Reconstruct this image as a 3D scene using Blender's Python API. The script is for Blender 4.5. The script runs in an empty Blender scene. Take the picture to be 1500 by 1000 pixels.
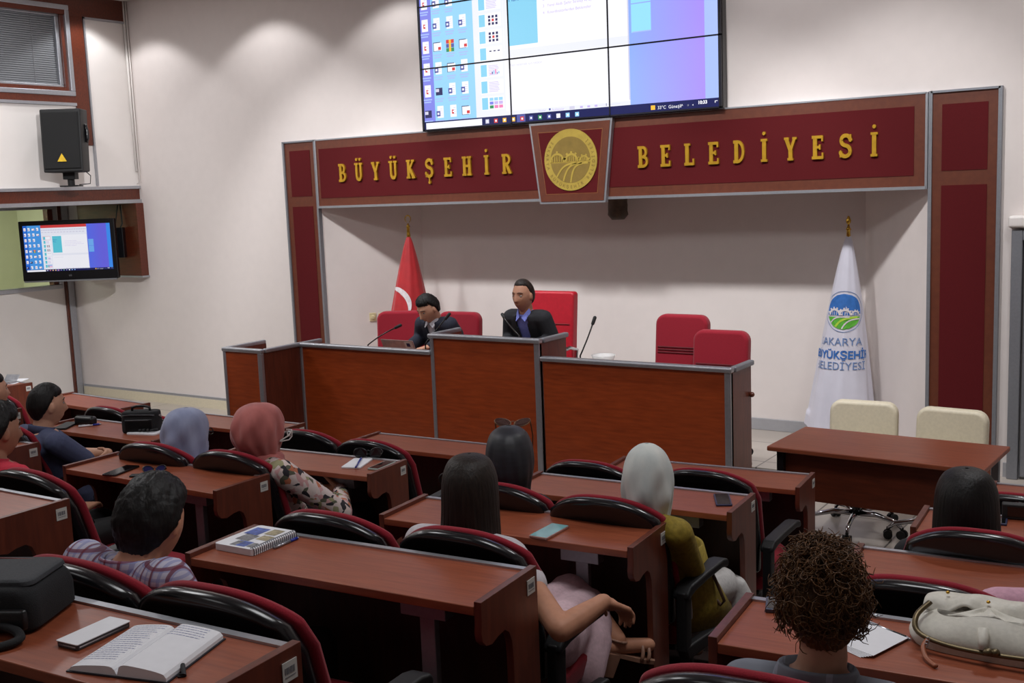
import bpy, bmesh, math, random
from mathutils import Vector, Matrix, Euler, noise
R = math.radians
random.seed(7)
SC = bpy.context.scene
COL = SC.collection
# ------------------------------------------------------------------ camera
CAMZ, FPX = 2.25, 1620.3
RT = Vector((0.83141636, 0.55433, -0.03827646)); UP = Vector((-0.04346996, 0.13356418, 0.99008635)); FW = Vector((-0.55394693, 0.82151011, -0.13514415))
CAMP = Vector((0, 0, CAMZ))
cd = bpy.data.cameras.new('camera'); cam = bpy.data.objects.new('camera', cd); COL.objects.link(cam)
cd.sensor_width = 36; cd.lens = FPX/1500*36; cd.clip_start = .05; cd.clip_end = 60
M = Matrix(((RT.x, UP.x, -FW.x, 0), (RT.y, UP.y, -FW.y, 0), (RT.z, UP.z, -FW.z, CAMZ), (0, 0, 0, 1)))
cam.matrix_world = M; SC.camera = cam
def at(u, v, axis, val):
    """point of the place seen at (u, v) of the 1500x1000 photograph on the plane axis = val"""
    d = FW*FPX + RT*(u-750) - UP*(v-500)
    return CAMP + d*((val-CAMP[axis])/d[axis])
# ------------------------------------------------------------------ materials
def lin(c): return tuple((x/12.92 if x <= .04045 else ((x+.055)/1.055)**2.4) for x in c)
def rgb(r, g, b): return lin((r/255, g/255, b/255))
MATS = {}
def newmat(name):
    m = bpy.data.materials.new(name); m.use_nodes = True
    nt = m.node_tree; b = nt.nodes['Principled BSDF']
    MATS[name] = m
    return m, nt, b
def N(nt, t, **kw):
    n = nt.nodes.new(t)
    for k, v in kw.items(): setattr(n, k, v)
    return n
def mat(name, c, rough=.5, metal=0, spec=.5, var=.12, scale=30, stretch=(1, 1, 1), bump=0, coat=0, emit=None, es=1, c2=None, sheen=0):
    if name in MATS: return MATS[name]
    m, nt, b = newmat(name)
    tc = N(nt, 'ShaderNodeTexCoord'); mp = N(nt, 'ShaderNodeMapping'); mp.inputs['Scale'].default_value = stretch
    ns = N(nt, 'ShaderNodeTexNoise'); ns.inputs['Scale'].default_value = scale; ns.inputs['Detail'].default_value = 4
    nt.links.new(tc.outputs['Object'], mp.inputs['Vector']); nt.links.new(mp.outputs['Vector'], ns.inputs['Vector'])
    rp = N(nt, 'ShaderNodeValToRGB')
    rp.color_ramp.elements[0].position = .3; rp.color_ramp.elements[1].position = .7
    a = c; d = c2 or tuple(min(1, x*(1+var)) for x in c)
    if not c2: a = tuple(x*(1-var) for x in c)
    rp.color_ramp.elements[0].color = (*a, 1); rp.color_ramp.elements[1].color = (*d, 1)
    nt.links.new(ns.outputs['Fac'], rp.inputs['Fac']); nt.links.new(rp.outputs['Color'], b.inputs['Base Color'])
    b.inputs['Roughness'].default_value = rough; b.inputs['Metallic'].default_value = metal
    b.inputs['Specular IOR Level'].default_value = spec
    b.inputs['Coat Weight'].default_value = coat; b.inputs['Coat Roughness'].default_value = .15
    if sheen: b.inputs['Sheen Weight'].default_value = sheen
    if bump:
        bp = N(nt, 'ShaderNodeBump'); bp.inputs['Strength'].default_value = bump; bp.inputs['Distance'].default_value = .004
        nt.links.new(ns.outputs['Fac'], bp.inputs['Height']); nt.links.new(bp.outputs['Normal'], b.inputs['Normal'])
    if emit:
        b.inputs['Emission Color'].default_value = (*emit, 1); b.inputs['Emission Strength'].default_value = es
    return m
def wood(name, c1, c2, stretch, rough=.3, coat=.25):
    return mat(name, c1, rough, c2=c2, scale=6, stretch=stretch, coat=coat, bump=.02)
W_RED = wood('red_brown_wood', rgb(78, 32, 17), rgb(98, 42, 23), (1, 14, 8), .35, .15)
W_TOP = wood('desk_top_wood', rgb(128, 64, 42), rgb(152, 80, 52), (1.2, 16, 8), .38, .0)
W_SIDE = wood('desk_side_wood', rgb(84, 38, 26), rgb(106, 50, 33), (12, 8, 1), .4, .1)
W_PAN = wood('rostrum_wood', rgb(142, 56, 18), rgb(170, 72, 27), (1, 10, 9), .4, .1)
W_DARK = wood('dark_wood', rgb(46, 22, 15), rgb(60, 29, 20), (8, 8, 1.5), .5, 0)
W_BORD = wood('border_wood', rgb(92, 44, 27), rgb(102, 51, 31), (4, 4, 4), .45, .1)
ALU = mat('brushed_aluminium', rgb(176, 178, 184), .38, .75, var=.05, scale=60)
ALUD = mat('grey_aluminium', rgb(140, 142, 148), .45, .5, var=.05, scale=60)
CHROME = mat('chrome', rgb(200, 200, 205), .12, 1, var=.03)
WALL = mat('white_plaster', rgb(224, 215, 211), .7, spec=.2, var=.015, scale=9, bump=.03)
WALLB = mat('white_panel', rgb(226, 220, 216), .5, spec=.3, var=.012, scale=6)
CEIL = mat('ceiling_paint', rgb(225, 220, 216), .8, var=.01)
REDP = mat('dark_red_panel', rgb(84, 14, 19), .8, spec=.2, var=.1, scale=220)
REDF = mat('red_chair_fabric', rgb(138, 24, 40), .85, spec=.2, var=.14, scale=300, bump=.2, sheen=.15)
REDL = mat('red_leather', rgb(176, 26, 42), .42, var=.08, scale=40, bump=.08)
BLKA = mat('armrest_plastic', rgb(24, 24, 26), .5, var=.1, scale=80, spec=.4)
BLKP = mat('black_plastic', rgb(20, 20, 23), .22, var=.1, scale=80, spec=.6, bump=.015)
BLKM = mat('black_matte', rgb(18, 18, 20), .6, var=.15, scale=60)
BLKF = mat('black_fabric', rgb(19, 20, 23), .85, var=.25, scale=260, bump=.35)
BLKL = mat('black_leather', rgb(18, 18, 20), .38, var=.2, scale=110, bump=.12)
GOLD = mat('gold_letter', rgb(206, 160, 46), .36, .55, var=.12, scale=20)
GOLD2 = mat('gold_disc', rgb(190, 164, 74), .45, .35, var=.1, scale=14)
GOLD3 = mat('bronze_recess', rgb(140, 116, 54), .55, .3, var=.12, scale=14)
BRASS = mat('brass', rgb(190, 150, 60), .25, .9, var=.05)
PAPER = mat('paper', rgb(226, 226, 230), .8, var=.02, scale=40)
INKB = mat('ink_blue', rgb(150, 156, 190), .8, var=.1)
INKG = mat('print_grey', rgb(110, 110, 114), .7, var=.1)
PLATE = mat('white_plate', rgb(200, 198, 192), .45, var=.04)
CREAM = mat('cream_leather', rgb(214, 204, 180), .5, var=.05, scale=60, bump=.05)
IVORY = mat('ivory_bag_leather', rgb(206, 202, 190), .5, var=.06, scale=90, bump=.12)
CREAMP = mat('cream_plastic', rgb(214, 200, 160), .5, var=.03)
GLASSB = mat('black_glass', rgb(12, 13, 16), .08, var=.1, spec=.7)
BASEB = mat('grey_skirting', rgb(158, 157, 160), .5, var=.03)
# ------------------------------------------------------------------ mesh builder
class MB:
    def __init__(s): s.v = []; s.f = []; s.mi = []; s.cur = 0
    def face(s, pts, mi=None):
        b = len(s.v); s.v += [tuple(p) for p in pts]; s.f.append(list(range(b, b+len(pts)))); s.mi.append(s.cur if mi is None else mi)
    def box(s, x0, x1, y0, y1, z0, z1, T=None):
        b = len(s.v); P = [(x, y, z) for x in (x0, x1) for y in (y0, y1) for z in (z0, z1)]
        if T: P = [tuple(T @ Vector(p)) for p in P]
        s.v += P
        for q in ((0, 1, 3, 2), (4, 6, 7, 5), (0, 4, 5, 1), (2, 3, 7, 6), (0, 2, 6, 4), (1, 5, 7, 3)):
            s.f.append([b+i for i in q]); s.mi.append(s.cur)
        return s
    def prism(s, poly, fn, d0, d1):
        """poly: 2d points; fn(a, b, d) -> 3d"""
        n = len(poly); b = len(s.v)
        s.v += [tuple(fn(p[0], p[1], d0)) for p in poly]+[tuple(fn(p[0], p[1], d1)) for p in poly]
        s.f.append(list(range(b+n-1, b-1, -1))); s.f.append(list(range(b+n, b+2*n))); s.mi += [s.cur]*2
        for i in range(n):
            j = (i+1) % n; s.f.append([b+i, b+j, b+n+j, b+n+i]); s.mi.append(s.cur)
        return s
    def rings(s, rings, cap=True, closed=True):
        n = len(rings[0]); b = len(s.v)
        for r in rings: s.v += [tuple(p) for p in r]
        for i in range(len(rings)-1):
            for j in range(n if closed else n-1):
                k = (j+1) % n
                s.f.append([b+i*n+j, b+i*n+k, b+(i+1)*n+k, b+(i+1)*n+j]); s.mi.append(s.cur)
        if cap and closed:
            s.f.append([b+j for j in range(n-1, -1, -1)]); s.f.append([b+(len(rings)-1)*n+j for j in range(n)]); s.mi += [s.cur]*2
        return s
    def tube(s, pts, r, n=8, cap=True):
        pts = [Vector(p) for p in pts]; rr = r if isinstance(r, (list, tuple)) else [r]*len(pts)
        out = []; a = None
        for i, p in enumerate(pts):
            t = (pts[min(i+1, len(pts)-1)]-pts[max(i-1, 0)]).normalized()
            if a is None: a = t.orthogonal().normalized()
            else:
                a = (a - t*a.dot(t)); a = a.normalized() if a.length > 1e-6 else t.orthogonal().normalized()
            c = t.cross(a)
            out.append([p+(a*math.cos(2*math.pi*k/n)+c*math.sin(2*math.pi*k/n))*rr[i] for k in range(n)])
        return s.rings(out, cap)
    def capsule(s, p0, p1, r0, r1=None, n=14):
        r1 = r0 if r1 is None else r1
        p0 = Vector(p0); p1 = Vector(p1); t = (p1-p0); t = t.normalized() if t.length > 1e-6 else Vector((0, 0, 1))
        pts = []; rad = []
        for k in (-85, -60, -30): pts.append(p0+t*r0*math.sin(R(k))); rad.append(r0*math.cos(R(k)))
        pts.append(p0); rad.append(r0); pts.append(p1); rad.append(r1)
        for k in (30, 60, 85): pts.append(p1+t*r1*math.sin(R(k))); rad.append(r1*math.cos(R(k)))
        return s.tube(pts, rad, n)
    def loft(s, rings, n=24, M=None):
        """rings: (center, rx, ry[, zshear]) horizontal ellipses"""
        out = []
        for c, rx, ry in rings:
            ring = [Vector((c[0]+rx*math.cos(2*math.pi*k/n), c[1]+ry*math.sin(2*math.pi*k/n), c[2])) for k in range(n)]
            out.append([M @ p for p in ring] if M else ring)
        return s.rings(out)
    def lathe(s, prof, n=20, c=(0, 0, 0)):
        return s.rings([[(c[0]+r*math.cos(2*math.pi*k/n), c[1]+r*math.sin(2*math.pi*k/n), c[2]+z) for k in range(n)] for r, z in prof])
    def ball(s, c, rx, ry=None, rz=None, n=12, M=None):
        ry = ry or rx; rz = rz or rx; out = []
        for i in range(1, n):
            ph = math.pi*i/n-math.pi/2
            ring = [Vector((rx*math.cos(ph)*math.cos(2*math.pi*k/(2*n)), ry*math.cos(ph)*math.sin(2*math.pi*k/(2*n)), rz*math.sin(ph))) for k in range(2*n)]
            out.append([(M @ p if M else p)+Vector(c) for p in ring])
        return s.rings(out)
    def grid(s, fn, nu, nv, closed=False):
        return s.rings([[fn(i/nu, j/nv) for i in range(nu if closed else nu+1)] for j in range(nv+1)], cap=False, closed=closed)
    def mesh(s, name, mats, smooth=False):
        me = bpy.data.meshes.new(name); me.from_pydata([tuple(p) for p in s.v], [], s.f)
        for m in (mats if isinstance(mats, (list, tuple)) else [mats]): me.materials.append(m)
        me.polygons.foreach_set('material_index', s.mi)
        bm = bmesh.new(); bm.from_mesh(me); bmesh.ops.recalc_face_normals(bm, faces=bm.faces); bm.to_mesh(me); bm.free()
        if smooth: me.polygons.foreach_set('use_smooth', [True]*len(me.polygons))
        me.update(); return me
    def obj(s, name, mats, parent=None, bevel=0, smooth=False, seg=2, sub=0, ang=35):
        o = bpy.data.objects.new(name, s.mesh(name, mats, smooth or bevel > 0)); COL.objects.link(o)
        if parent: o.parent = parent
        if bevel:
            b = o.modifiers.new('bevel', 'BEVEL'); b.width = bevel; b.segments = seg; b.limit_method = 'ANGLE'; b.angle_limit = R(ang); b.harden_normals = False
            w = o.modifiers.new('wn', 'WEIGHTED_NORMAL'); w.keep_sharp = True
        if sub:
            m = o.modifiers.new('sub', 'SUBSURF'); m.levels = sub; m.render_levels = sub
        return o
def smooth(P, n=5):
    P = [Vector(p) for p in P]; out = []
    for i in range(len(P)-1):
        a, b, c, d = P[max(0, i-1)], P[i], P[i+1], P[min(len(P)-1, i+2)]
        for k in range(n): u = k/n; out.append(.5*(2*b+(c-a)*u+(2*a-5*b+4*c-d)*u*u+(3*b-a-3*c+d)*u**3))
    return out+[P[-1]]
def tag(o, label=None, cat=None, group=None, kind=None):
    if label: o['label'] = label
    if cat: o['category'] = cat
    if group: o['group'] = group
    if kind: o['kind'] = kind
    return o
def thing(name, label, cat, loc=(0, 0, 0), rz=0, group=None):
    o = bpy.data.objects.new(name, None); COL.objects.link(o); o.location = loc; o.rotation_euler = (0, 0, rz); o.empty_display_size = .1
    return tag(o, label, cat, group)
def dup(root, loc, rz, label, group=None):
    r = root.copy(); COL.objects.link(r); r.location = loc; r.rotation_euler = (0, 0, rz); r['label'] = label
    if group: r['group'] = group
    for ch in list(root.children):
        c = ch.copy(); COL.objects.link(c); c.parent = r
        for g in list(ch.children):
            d = g.copy(); COL.objects.link(d); d.parent = c
    return r
def struct(name, mb, m, bevel=0, parent=None):
    o = mb.obj(name, m, parent, bevel=bevel)
    if not parent: o['kind'] = 'structure'
    return o
def box(x0, x1, y0, y1, z0, z1): return MB().box(x0, x1, y0, y1, z0, z1)
def text2d(txt, size, align='CENTER', bold=0):
    """outline of a line of writing as flat triangles: (verts2d, faces)"""
    cu = bpy.data.curves.new('txt', 'FONT'); cu.body = txt; cu.size = size; cu.align_x = align; cu.resolution_u = 3; cu.offset = bold
    o = bpy.data.objects.new('txt', cu); COL.objects.link(o)
    dg = bpy.context.evaluated_depsgraph_get(); me = o.evaluated_get(dg).to_mesh()
    v = [(p.co.x, p.co.y) for p in me.vertices]; f = [list(p.vertices) for p in me.polygons]
    o.evaluated_get(dg).to_mesh_clear(); bpy.data.objects.remove(o); bpy.data.curves.remove(cu)
    return v, f
def put_text(mb, txt, size, fn, mi, align='CENTER', bold=0):
    v, f = text2d(txt, size, align, bold); b = len(mb.v)
    mb.v += [tuple(fn(*p)) for p in v]; mb.f += [[b+i for i in q] for q in f]; mb.mi += [mi]*len(f)
# ------------------------------------------------------------------ room shell
YW, YB = 8.1, 8.84
XU, XL = -10.42, -11.8
ZC = 4.46
X0, X1, X2, X3 = -8.10, -7.66, -1.905, -1.444
ZT, ZB = 2.80, 2.17
S = .65
# back wall with the splayed recess
wb = MB()
wb.box(XL-.1, X1, YW, YW+.12, 0, ZC); wb.box(X2, 3.1, YW, YW+.12, 0, ZC); wb.box(X1, X2, YW, YW+.12, ZB, ZC)
wb.box(X1+S-.05, X2-S+.05, YB, YB+.1, 0, ZC)
for xa, xb in ((X1, X1+S), (X2, X2-S)):
    wb.prism([(xa, YW+.01), (xb, YB), (xb+(.1 if xb < xa else -.1), YB+.05), (xa+(.1 if xb < xa else -.1), YW+.05)][::1], lambda a, b, d: (a, b, d), 0, 2.6)
wb.box(X1+.0, X2-.0, YW+.02, YB+.1, 2.5, 2.6)
struct('wall_back', wb, WALL)
fl = mat('floor_tile', rgb(176, 168, 160), .3, var=.05, scale=5, stretch=(1, 6, 1))
def tile_mat():
    m, nt, b = newmat('floor_tiles')
    tc = N(nt, 'ShaderNodeTexCoord'); br = N(nt, 'ShaderNodeTexBrick'); br.offset = 0; br.squash = 1
    br.inputs['Scale'].default_value = 1; br.inputs['Brick Width'].default_value = .6; br.inputs['Row Height'].default_value = .6
    br.inputs['Mortar Size'].default_value = .006
    br.inputs['Color1'].default_value = (*rgb(182, 172, 162), 1); br.inputs['Color2'].default_value = (*rgb(172, 163, 154), 1); br.inputs['Mortar'].default_value = (*rgb(96, 90, 86), 1)
    nt.links.new(tc.outputs['Object'], br.inputs['Vector']); nt.links.new(br.outputs['Color'], b.inputs['Base Color']); b.inputs['Roughness'].default_value = .3
    return m
TILE = tile_mat()
struct('floor', box(XL-.1, 3.1, -3.1, YB+.2, -.1, 0), TILE)
# raised stage along the back wall
st = MB(); st.box(-7.2, 3.0, 7.62, YB, 0, .15)
struct('floor', st, TILE, .004)
# audience tiers
CARP = mat('tier_carpet', rgb(58, 40, 36), .9, var=.2, scale=180, bump=.2)
ZR = [0, .0, .159, .269, .42, .57]
poly = {2: [(-11.8, 4.4), (-7.9, 4.29), (-6.2, 4.27), (-5.1, 4.27), (-4.6, 4.15), (-3.5, 4.26), (-2.77, 4.34), (-1.7, 4.42), (-1.05, 4.54), (0, 4.64), (3, 4.9)],
        3: [(-11.8, 3.5), (-7.9, 3.4), (-6.2, 3.36), (-5.2, 3.36), (-4.66, 3.40), (-3.55, 3.42), (-2.77, 3.46), (-1.7, 3.55), (-1.05, 3.62), (0, 3.72), (3, 4.0)],
        4: [(-11.8, 2.5), (-7.9, 2.4), (-6.2, 2.38), (-5.2, 2.38), (-4.66, 2.38), (-3.55, 2.41), (-2.72, 2.49), (-1.65, 2.58), (-1.05, 2.65), (0, 2.75), (3, 3.0)],
        5: [(-11.8, 1.6), (-7.9, 1.5), (-5.2, 1.48), (-3.55, 1.5), (-2.7, 1.52), (-1.6, 1.6), (-1.05, 1.7), (0, 1.8), (3, 2.0)]}
tr = MB()
for r in (2, 3, 4, 5):
    p = poly[r]; tr.prism(p+[(3, -3), (-11.8, -3)], lambda a, b, d: (a, b, d), ZR[r-1]-.001 if r > 2 else 0, ZR[r])
struct('floor', tr, CARP)
struct('ceiling', box(XL-.1, 3.1, -3.1, YB+.2, ZC, ZC+.1), CEIL)
struct('wall_right', box(3, 3.1, -3.1, YB, 0, ZC), WALL)
struct('wall_rear', box(XL-.1, 3.1, -3.1, -3, 0, ZC), WALL)
# left side: upper wall above a deep ledge, booth wall below it
pw = [at(0, 5, 0, XU), at(101, 19, 0, XU), at(107, 145, 0, XU), at(0, 131, 0, XU)]
wy1 = (pw[1].y+pw[2].y)/2; wz0 = (pw[2].z+pw[3].z)/2; wz1 = wz0+.93; wy0 = wy1-1.25
wl = MB()
wl.box(XU-.12, XU, wy1, YW, 2.46, ZC); wl.box(XU-.12, XU, -3, wy0, 2.46, ZC); wl.box(XU-.12, XU, wy0, wy1, 2.46, wz0); wl.box(XU-.12, XU, wy0, wy1, wz1, ZC)
struct('wall_left', wl, WALLB)
# window with blinds
w = MB(); fw_ = .07
def frame_yz(mb, x0, x1, y0, y1, z0, z1, t):
    mb.box(x0, x1, y0, y1, z0, z0+t); mb.box(x0, x1, y0, y1, z1-t, z1); mb.box(x0, x1, y0, y0+t, z0+t, z1-t); mb.box(x0, x1, y1-t, y1, z0+t, z1-t)
frame_yz(w, XU-.10, XU+.03, wy0, wy1, wz0, wz1, .05)
win = struct('window_1', w, ALU, .006)
w2 = MB(); frame_yz(w2, XU-.09, XU-.03, wy0+.09, wy1-.09, wz0+.07, wz1-.07, .045); w2.obj('frame', ALU, win, bevel=.005)
w3 = MB(); frame_yz(w3, XU-.08, XU-.0, wy0+.05, wy1-.05, wz0+.05, wz1-.05, .04); w3.obj('inner_border', W_RED, win)
bl = MB()
z = wz0+.12
while z < wz1-.11:
    bl.box(XU-.085, XU-.065, wy0+.135, wy1-.135, z, z+.017, None); z += .022
BLIND = mat('grey_blind', rgb(116, 118, 122), .6, var=.03)
bl.obj('blind', BLIND, win)
bb = MB()
for k in (.32, .68): bb.box(XU-.064, XU-.061, wy0+(wy1-wy0)*k, wy0+(wy1-wy0)*k+.008, wz0+.11, wz1-.11)
bb.obj('blind_cord', INKG, win)
struct('wall_left', box(XU-.14, XU-.12, wy0-.1, wy1+.1, wz0-.1, wz1+.1), BLIND)
# wooden bands and grey trims of the upper wall
by = at(103, 90, 0, XU).y; by2 = at(121, 90, 0, XU).y; pl = MB()
pl.box(XU, XU+.02, wy1+.005, wy1+.16, 2.9, ZC); pl.box(XU, XU+.024, 3, YW, ZC-.22, ZC-.001); pl.box(XU, XU+.02, 3, wy1+.005, wz0-.07, wz0)
struct('trim_1', pl, W_RED)
ty = wy1+.165
pl = MB(); pl.box(XU, XU+.03, ty, ty+.02, 2.47, ZC-.22); pl.box(XU, XU+.03, ty, YW, ZC-.24, ZC-.22); pl.box(XU, XU+.03, 3, wy1, wz0-.10, wz0-.07)
struct('trim_2', pl, ALU)
# conduit
tg = MB(); tg.tube([(XU+.02, YW-.03, ZC), (XU+.02, YW-.03, 2.62)], .014); tg.tube([(XU+.05, YW-.02, ZC), (XU+.05, YW-.02, 2.5), (XU-.06, YW-.02, 2.47)], .008)
tag(tg.obj('cable_conduit', WALLB, smooth=True), 'thin white cable conduit in the upper left wall corner', 'conduit')
# ledge
lg = MB(); lg.box(XL, XU-.0, -3, YW, 2.31, 2.43)
led = struct('trim_3', lg, W_RED)
lg = MB(); lg.box(XL, XU+.03, -3, YW+.0, 2.43, 2.462); lg.box(XL, XU+.03, -3, YW, 2.272, 2.312)
struct('trim_4', lg, ALU)
# lower left wall with the booth window
sy1 = at(90, 432, 0, XL).y; sz = 1.30
wl = MB(); wl.box(XL-.12, XL, -3, YW, 0, sz); wl.box(XL-.12, XL, sy1+.02, YW, sz, 2.3); wl.box(XL-.12, XL, -3, 5.4, sz, 2.3)
struct('wall_left', wl, WALLB)
w = MB(); frame_yz(w, XL-.10, XL+.03, 5.4, sy1+.02, sz, 2.29, .05)
win2 = struct('window_2', w, ALU, .006)
fr = MB(); fr.box(XL-.08, XL+.01, sy1-.09, sy1-.03, sz+.05, 2.25); fr.box(XL-.08, XL+.01, 7.0, 7.05, sz+.05, 2.25); fr.obj('mullion', W_RED, win2)
GL = newmat('booth_glass'); GL[2].inputs['Transmission Weight'].default_value = 1; GL[2].inputs['Roughness'].default_value = .02; GL[2].inputs['IOR'].default_value = 1.01; GL[2].inputs['Base Color'].default_value = (.93, .97, .93, 1)
box(XL-.06, XL-.055, 5.42, sy1-.02, sz+.05, 2.25).obj('pane', GL[0], win2)
GRN = mat('pale_green_paint', rgb(206, 208, 180), .7, var=.03, scale=5)
bt = MB(); bt.box(XL-1.9, XL-1.8, 4.5, YW+.6, 0, 2.9); bt.box(XL-1.8, XL-.12, YW+.5, YW+.6, 0, 2.9); bt.box(XL-1.8, XL-.12, 4.5, 4.6, 0, 2.9); bt.box(XL-1.9, XL-.12, 4.5, YW+.6, 2.9, 3.0); bt.box(XL-1.9, XL-.12, 4.5, YW+.6, -.1, 0)
struct('wall_booth', bt, GRN)
ps = MB(); ps.box(XL, XL+.05, sy1+.07, sy1+.15, 0, 2.28); ps.box(XL, XL+.04, YW-.07, YW-.02, 0, 2.28)
struct('trim_5', ps, ALU, .006)
ps = MB(); ps.box(XL, XL+.035, YW-.12, YW-.08, 0, 2.28)
struct('trim_6', ps, W_RED)
ps = MB(); ps.box(XL+.06, -8.14, YW-.016, YW, .10, .125); struct('trim_7', ps, ALU)
struct('baseboard_back', box(XL+.06, -8.14, YW-.02, YW, .0, .10), CREAM)
bs = MB(); bs.box(X1+S, X2-S, YB-.02, YB, .15, .25)
struct('baseboard_recess', bs, BASEB, .004)
struct('baseboard_right', box(X3+.06, 3, YW-.02, YW, .15, .25), BASEB)
# wooden box panel under the ledge that carries the television
p0 = at(208, 405, 1, YW-.1); tvp = MB().box(XL+.35, p0.x, YW-.10, YW, 1.46, 2.272)
tvpo = tag(tvp.obj('wall_panel', W_RED, bevel=.004), 'brown wooden wall panel under the ledge behind the small television', 'panel')
box(XL+.34, p0.x+.012, YW-.102, YW, 1.44, 1.46).obj('edge_trim', ALU, tvpo)
# wall sockets in the recess
sk = at(553, 463, 1, 8.3)
sx = X1+.22; sy = YW+.01+(sx-X1)*(YB-YW)/S
ang = math.atan2(YB-YW, S)
for k, (u, lab) in enumerate(((546, 'cream round wall socket behind the left rostrum desk, left of the pair'), (559, 'cream round wall socket behind the left rostrum desk, nearer the red flag'))):
    # on the splayed left cheek of the recess
    d = FW*FPX+RT*(u-750)-UP*(464-500)
    # solve intersection with cheek plane
    nx, ny = math.sin(ang), -math.cos(ang)
    t = ((X1-CAMP.x)*nx+(YW+.01-CAMP.y)*ny)/(d.x*nx+d.y*ny); q = CAMP+d*t
    so = thing('wall_socket', lab, 'socket', (q.x+.004*nx, q.y+.004*ny, q.z), ang, 'wall sockets')
    box(-.034, .034, -.012, .004, -.042, .042).obj('plate', CREAMP, so, bevel=.004)
    mb = MB(); mb.rings([[(r*math.cos(2*math.pi*k2/20), y, r*math.sin(2*math.pi*k2/20)) for k2 in range(20)] for r, y in ((.024, -.011), (.024, -.02), (.017, -.021), (.015, -.03), (.01, -.031))]); mb.obj('rim', CREAMP, so, smooth=False)
# door at the right edge of the view
dx0 = at(1476, 400, 1, YW-.06).x
dr = MB()
for a, b in ((dx0+.02, dx0+.09), (dx0+1.0, dx0+1.07)): dr.box(a, b, YW-.07, YW-.0, .15, 1.86)
dr.box(dx0+.09, dx0+1.0, YW-.07, YW, 1.79, 1.86)
door = struct('door_1', dr, ALUD, .006)
DG = mat('grey_door_panel', rgb(150, 150, 156), .5, var=.03)
for k in range(2):
    a = dx0+.10+k*.45
    m_ = MB(); m_.box(a, a+.44, YW-.05, YW-.01, .17, 1.78); m_.obj('door_leaf', ALUD, door, bevel=.006)
    m_ = MB(); m_.box(a+.06, a+.38, YW-.056, YW-.05, .3, .9); m_.box(a+.06, a+.38, YW-.056, YW-.05, .98, 1.7); m_.obj('leaf_panel', DG, door, bevel=.004)
rs = MB(); rs.box(dx0, dx0+1.1, YW-.10, YW, 1.875, 1.955)
rs.obj('header_box', WALLB, door, bevel=.02, seg=4)
# ------------------------------------------------------------------ portal: two red columns, sign beam, key plate
def red_column(x0, x1, label):
    t = thing('portal_column', label, 'column', ((x0+x1)/2, YW, 0), 0, 'red columns of the stage portal'); w = (x1-x0)/2
    box(-w, w, -.03, 0, .15 if 0 else .15, ZT).obj('board', W_BORD, t)
    m_ = MB(); m_.box(-w+.075, w-.075, -.034, -.03, .25, ZB-.0); m_.obj('inset', REDP, t)
    m_ = MB(); m_.box(-w+.075, w-.075, -.034, -.03, ZB+.10, ZT-.08); m_.obj('inset', REDP, t)
    m_ = MB(); m_.box(-w-.012, -w+.012, -.045, 0, .15, ZT+.015); m_.box(w-.012, w+.012, -.045, 0, .15, ZT+.015); m_.box(-w, w, -.045, 0, ZT, ZT+.015); m_.obj('metal_trim', ALUD, t)
    return t
red_column(X0, X1-.015, 'tall red panelled portal column left of the stage')
red_column(X2+.015, X3, 'tall red panelled portal column right of the stage, beside the grey door')
sg = thing('sign_board', 'wide dark red sign board with gold letters above the stage', 'sign', ((X1+X2)/2, YW, 0)); cx = (X1+X2)/2; hw = (X2-X1)/2
box(-hw+.01, hw-.01, -.05, .0, ZB, ZT).obj('board', W_BORD, sg)
box(-hw+.05, hw-.09, -.054, -.05, ZB+.075, ZT-.08).obj('inset', REDP, sg)
m_ = MB(); m_.box(-hw+.01, hw-.01, -.062, 0, ZB-.022, ZB); m_.box(-hw+.01, hw-.01, -.055, 0, ZT, ZT+.012); m_.box(-hw, -hw+.016, -.055, 0, ZB-.02, ZT+.01); m_.box(hw-.016, hw, -.055, 0, ZB-.02, ZT+.01); m_.obj('metal_trim', ALU, sg)
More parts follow.
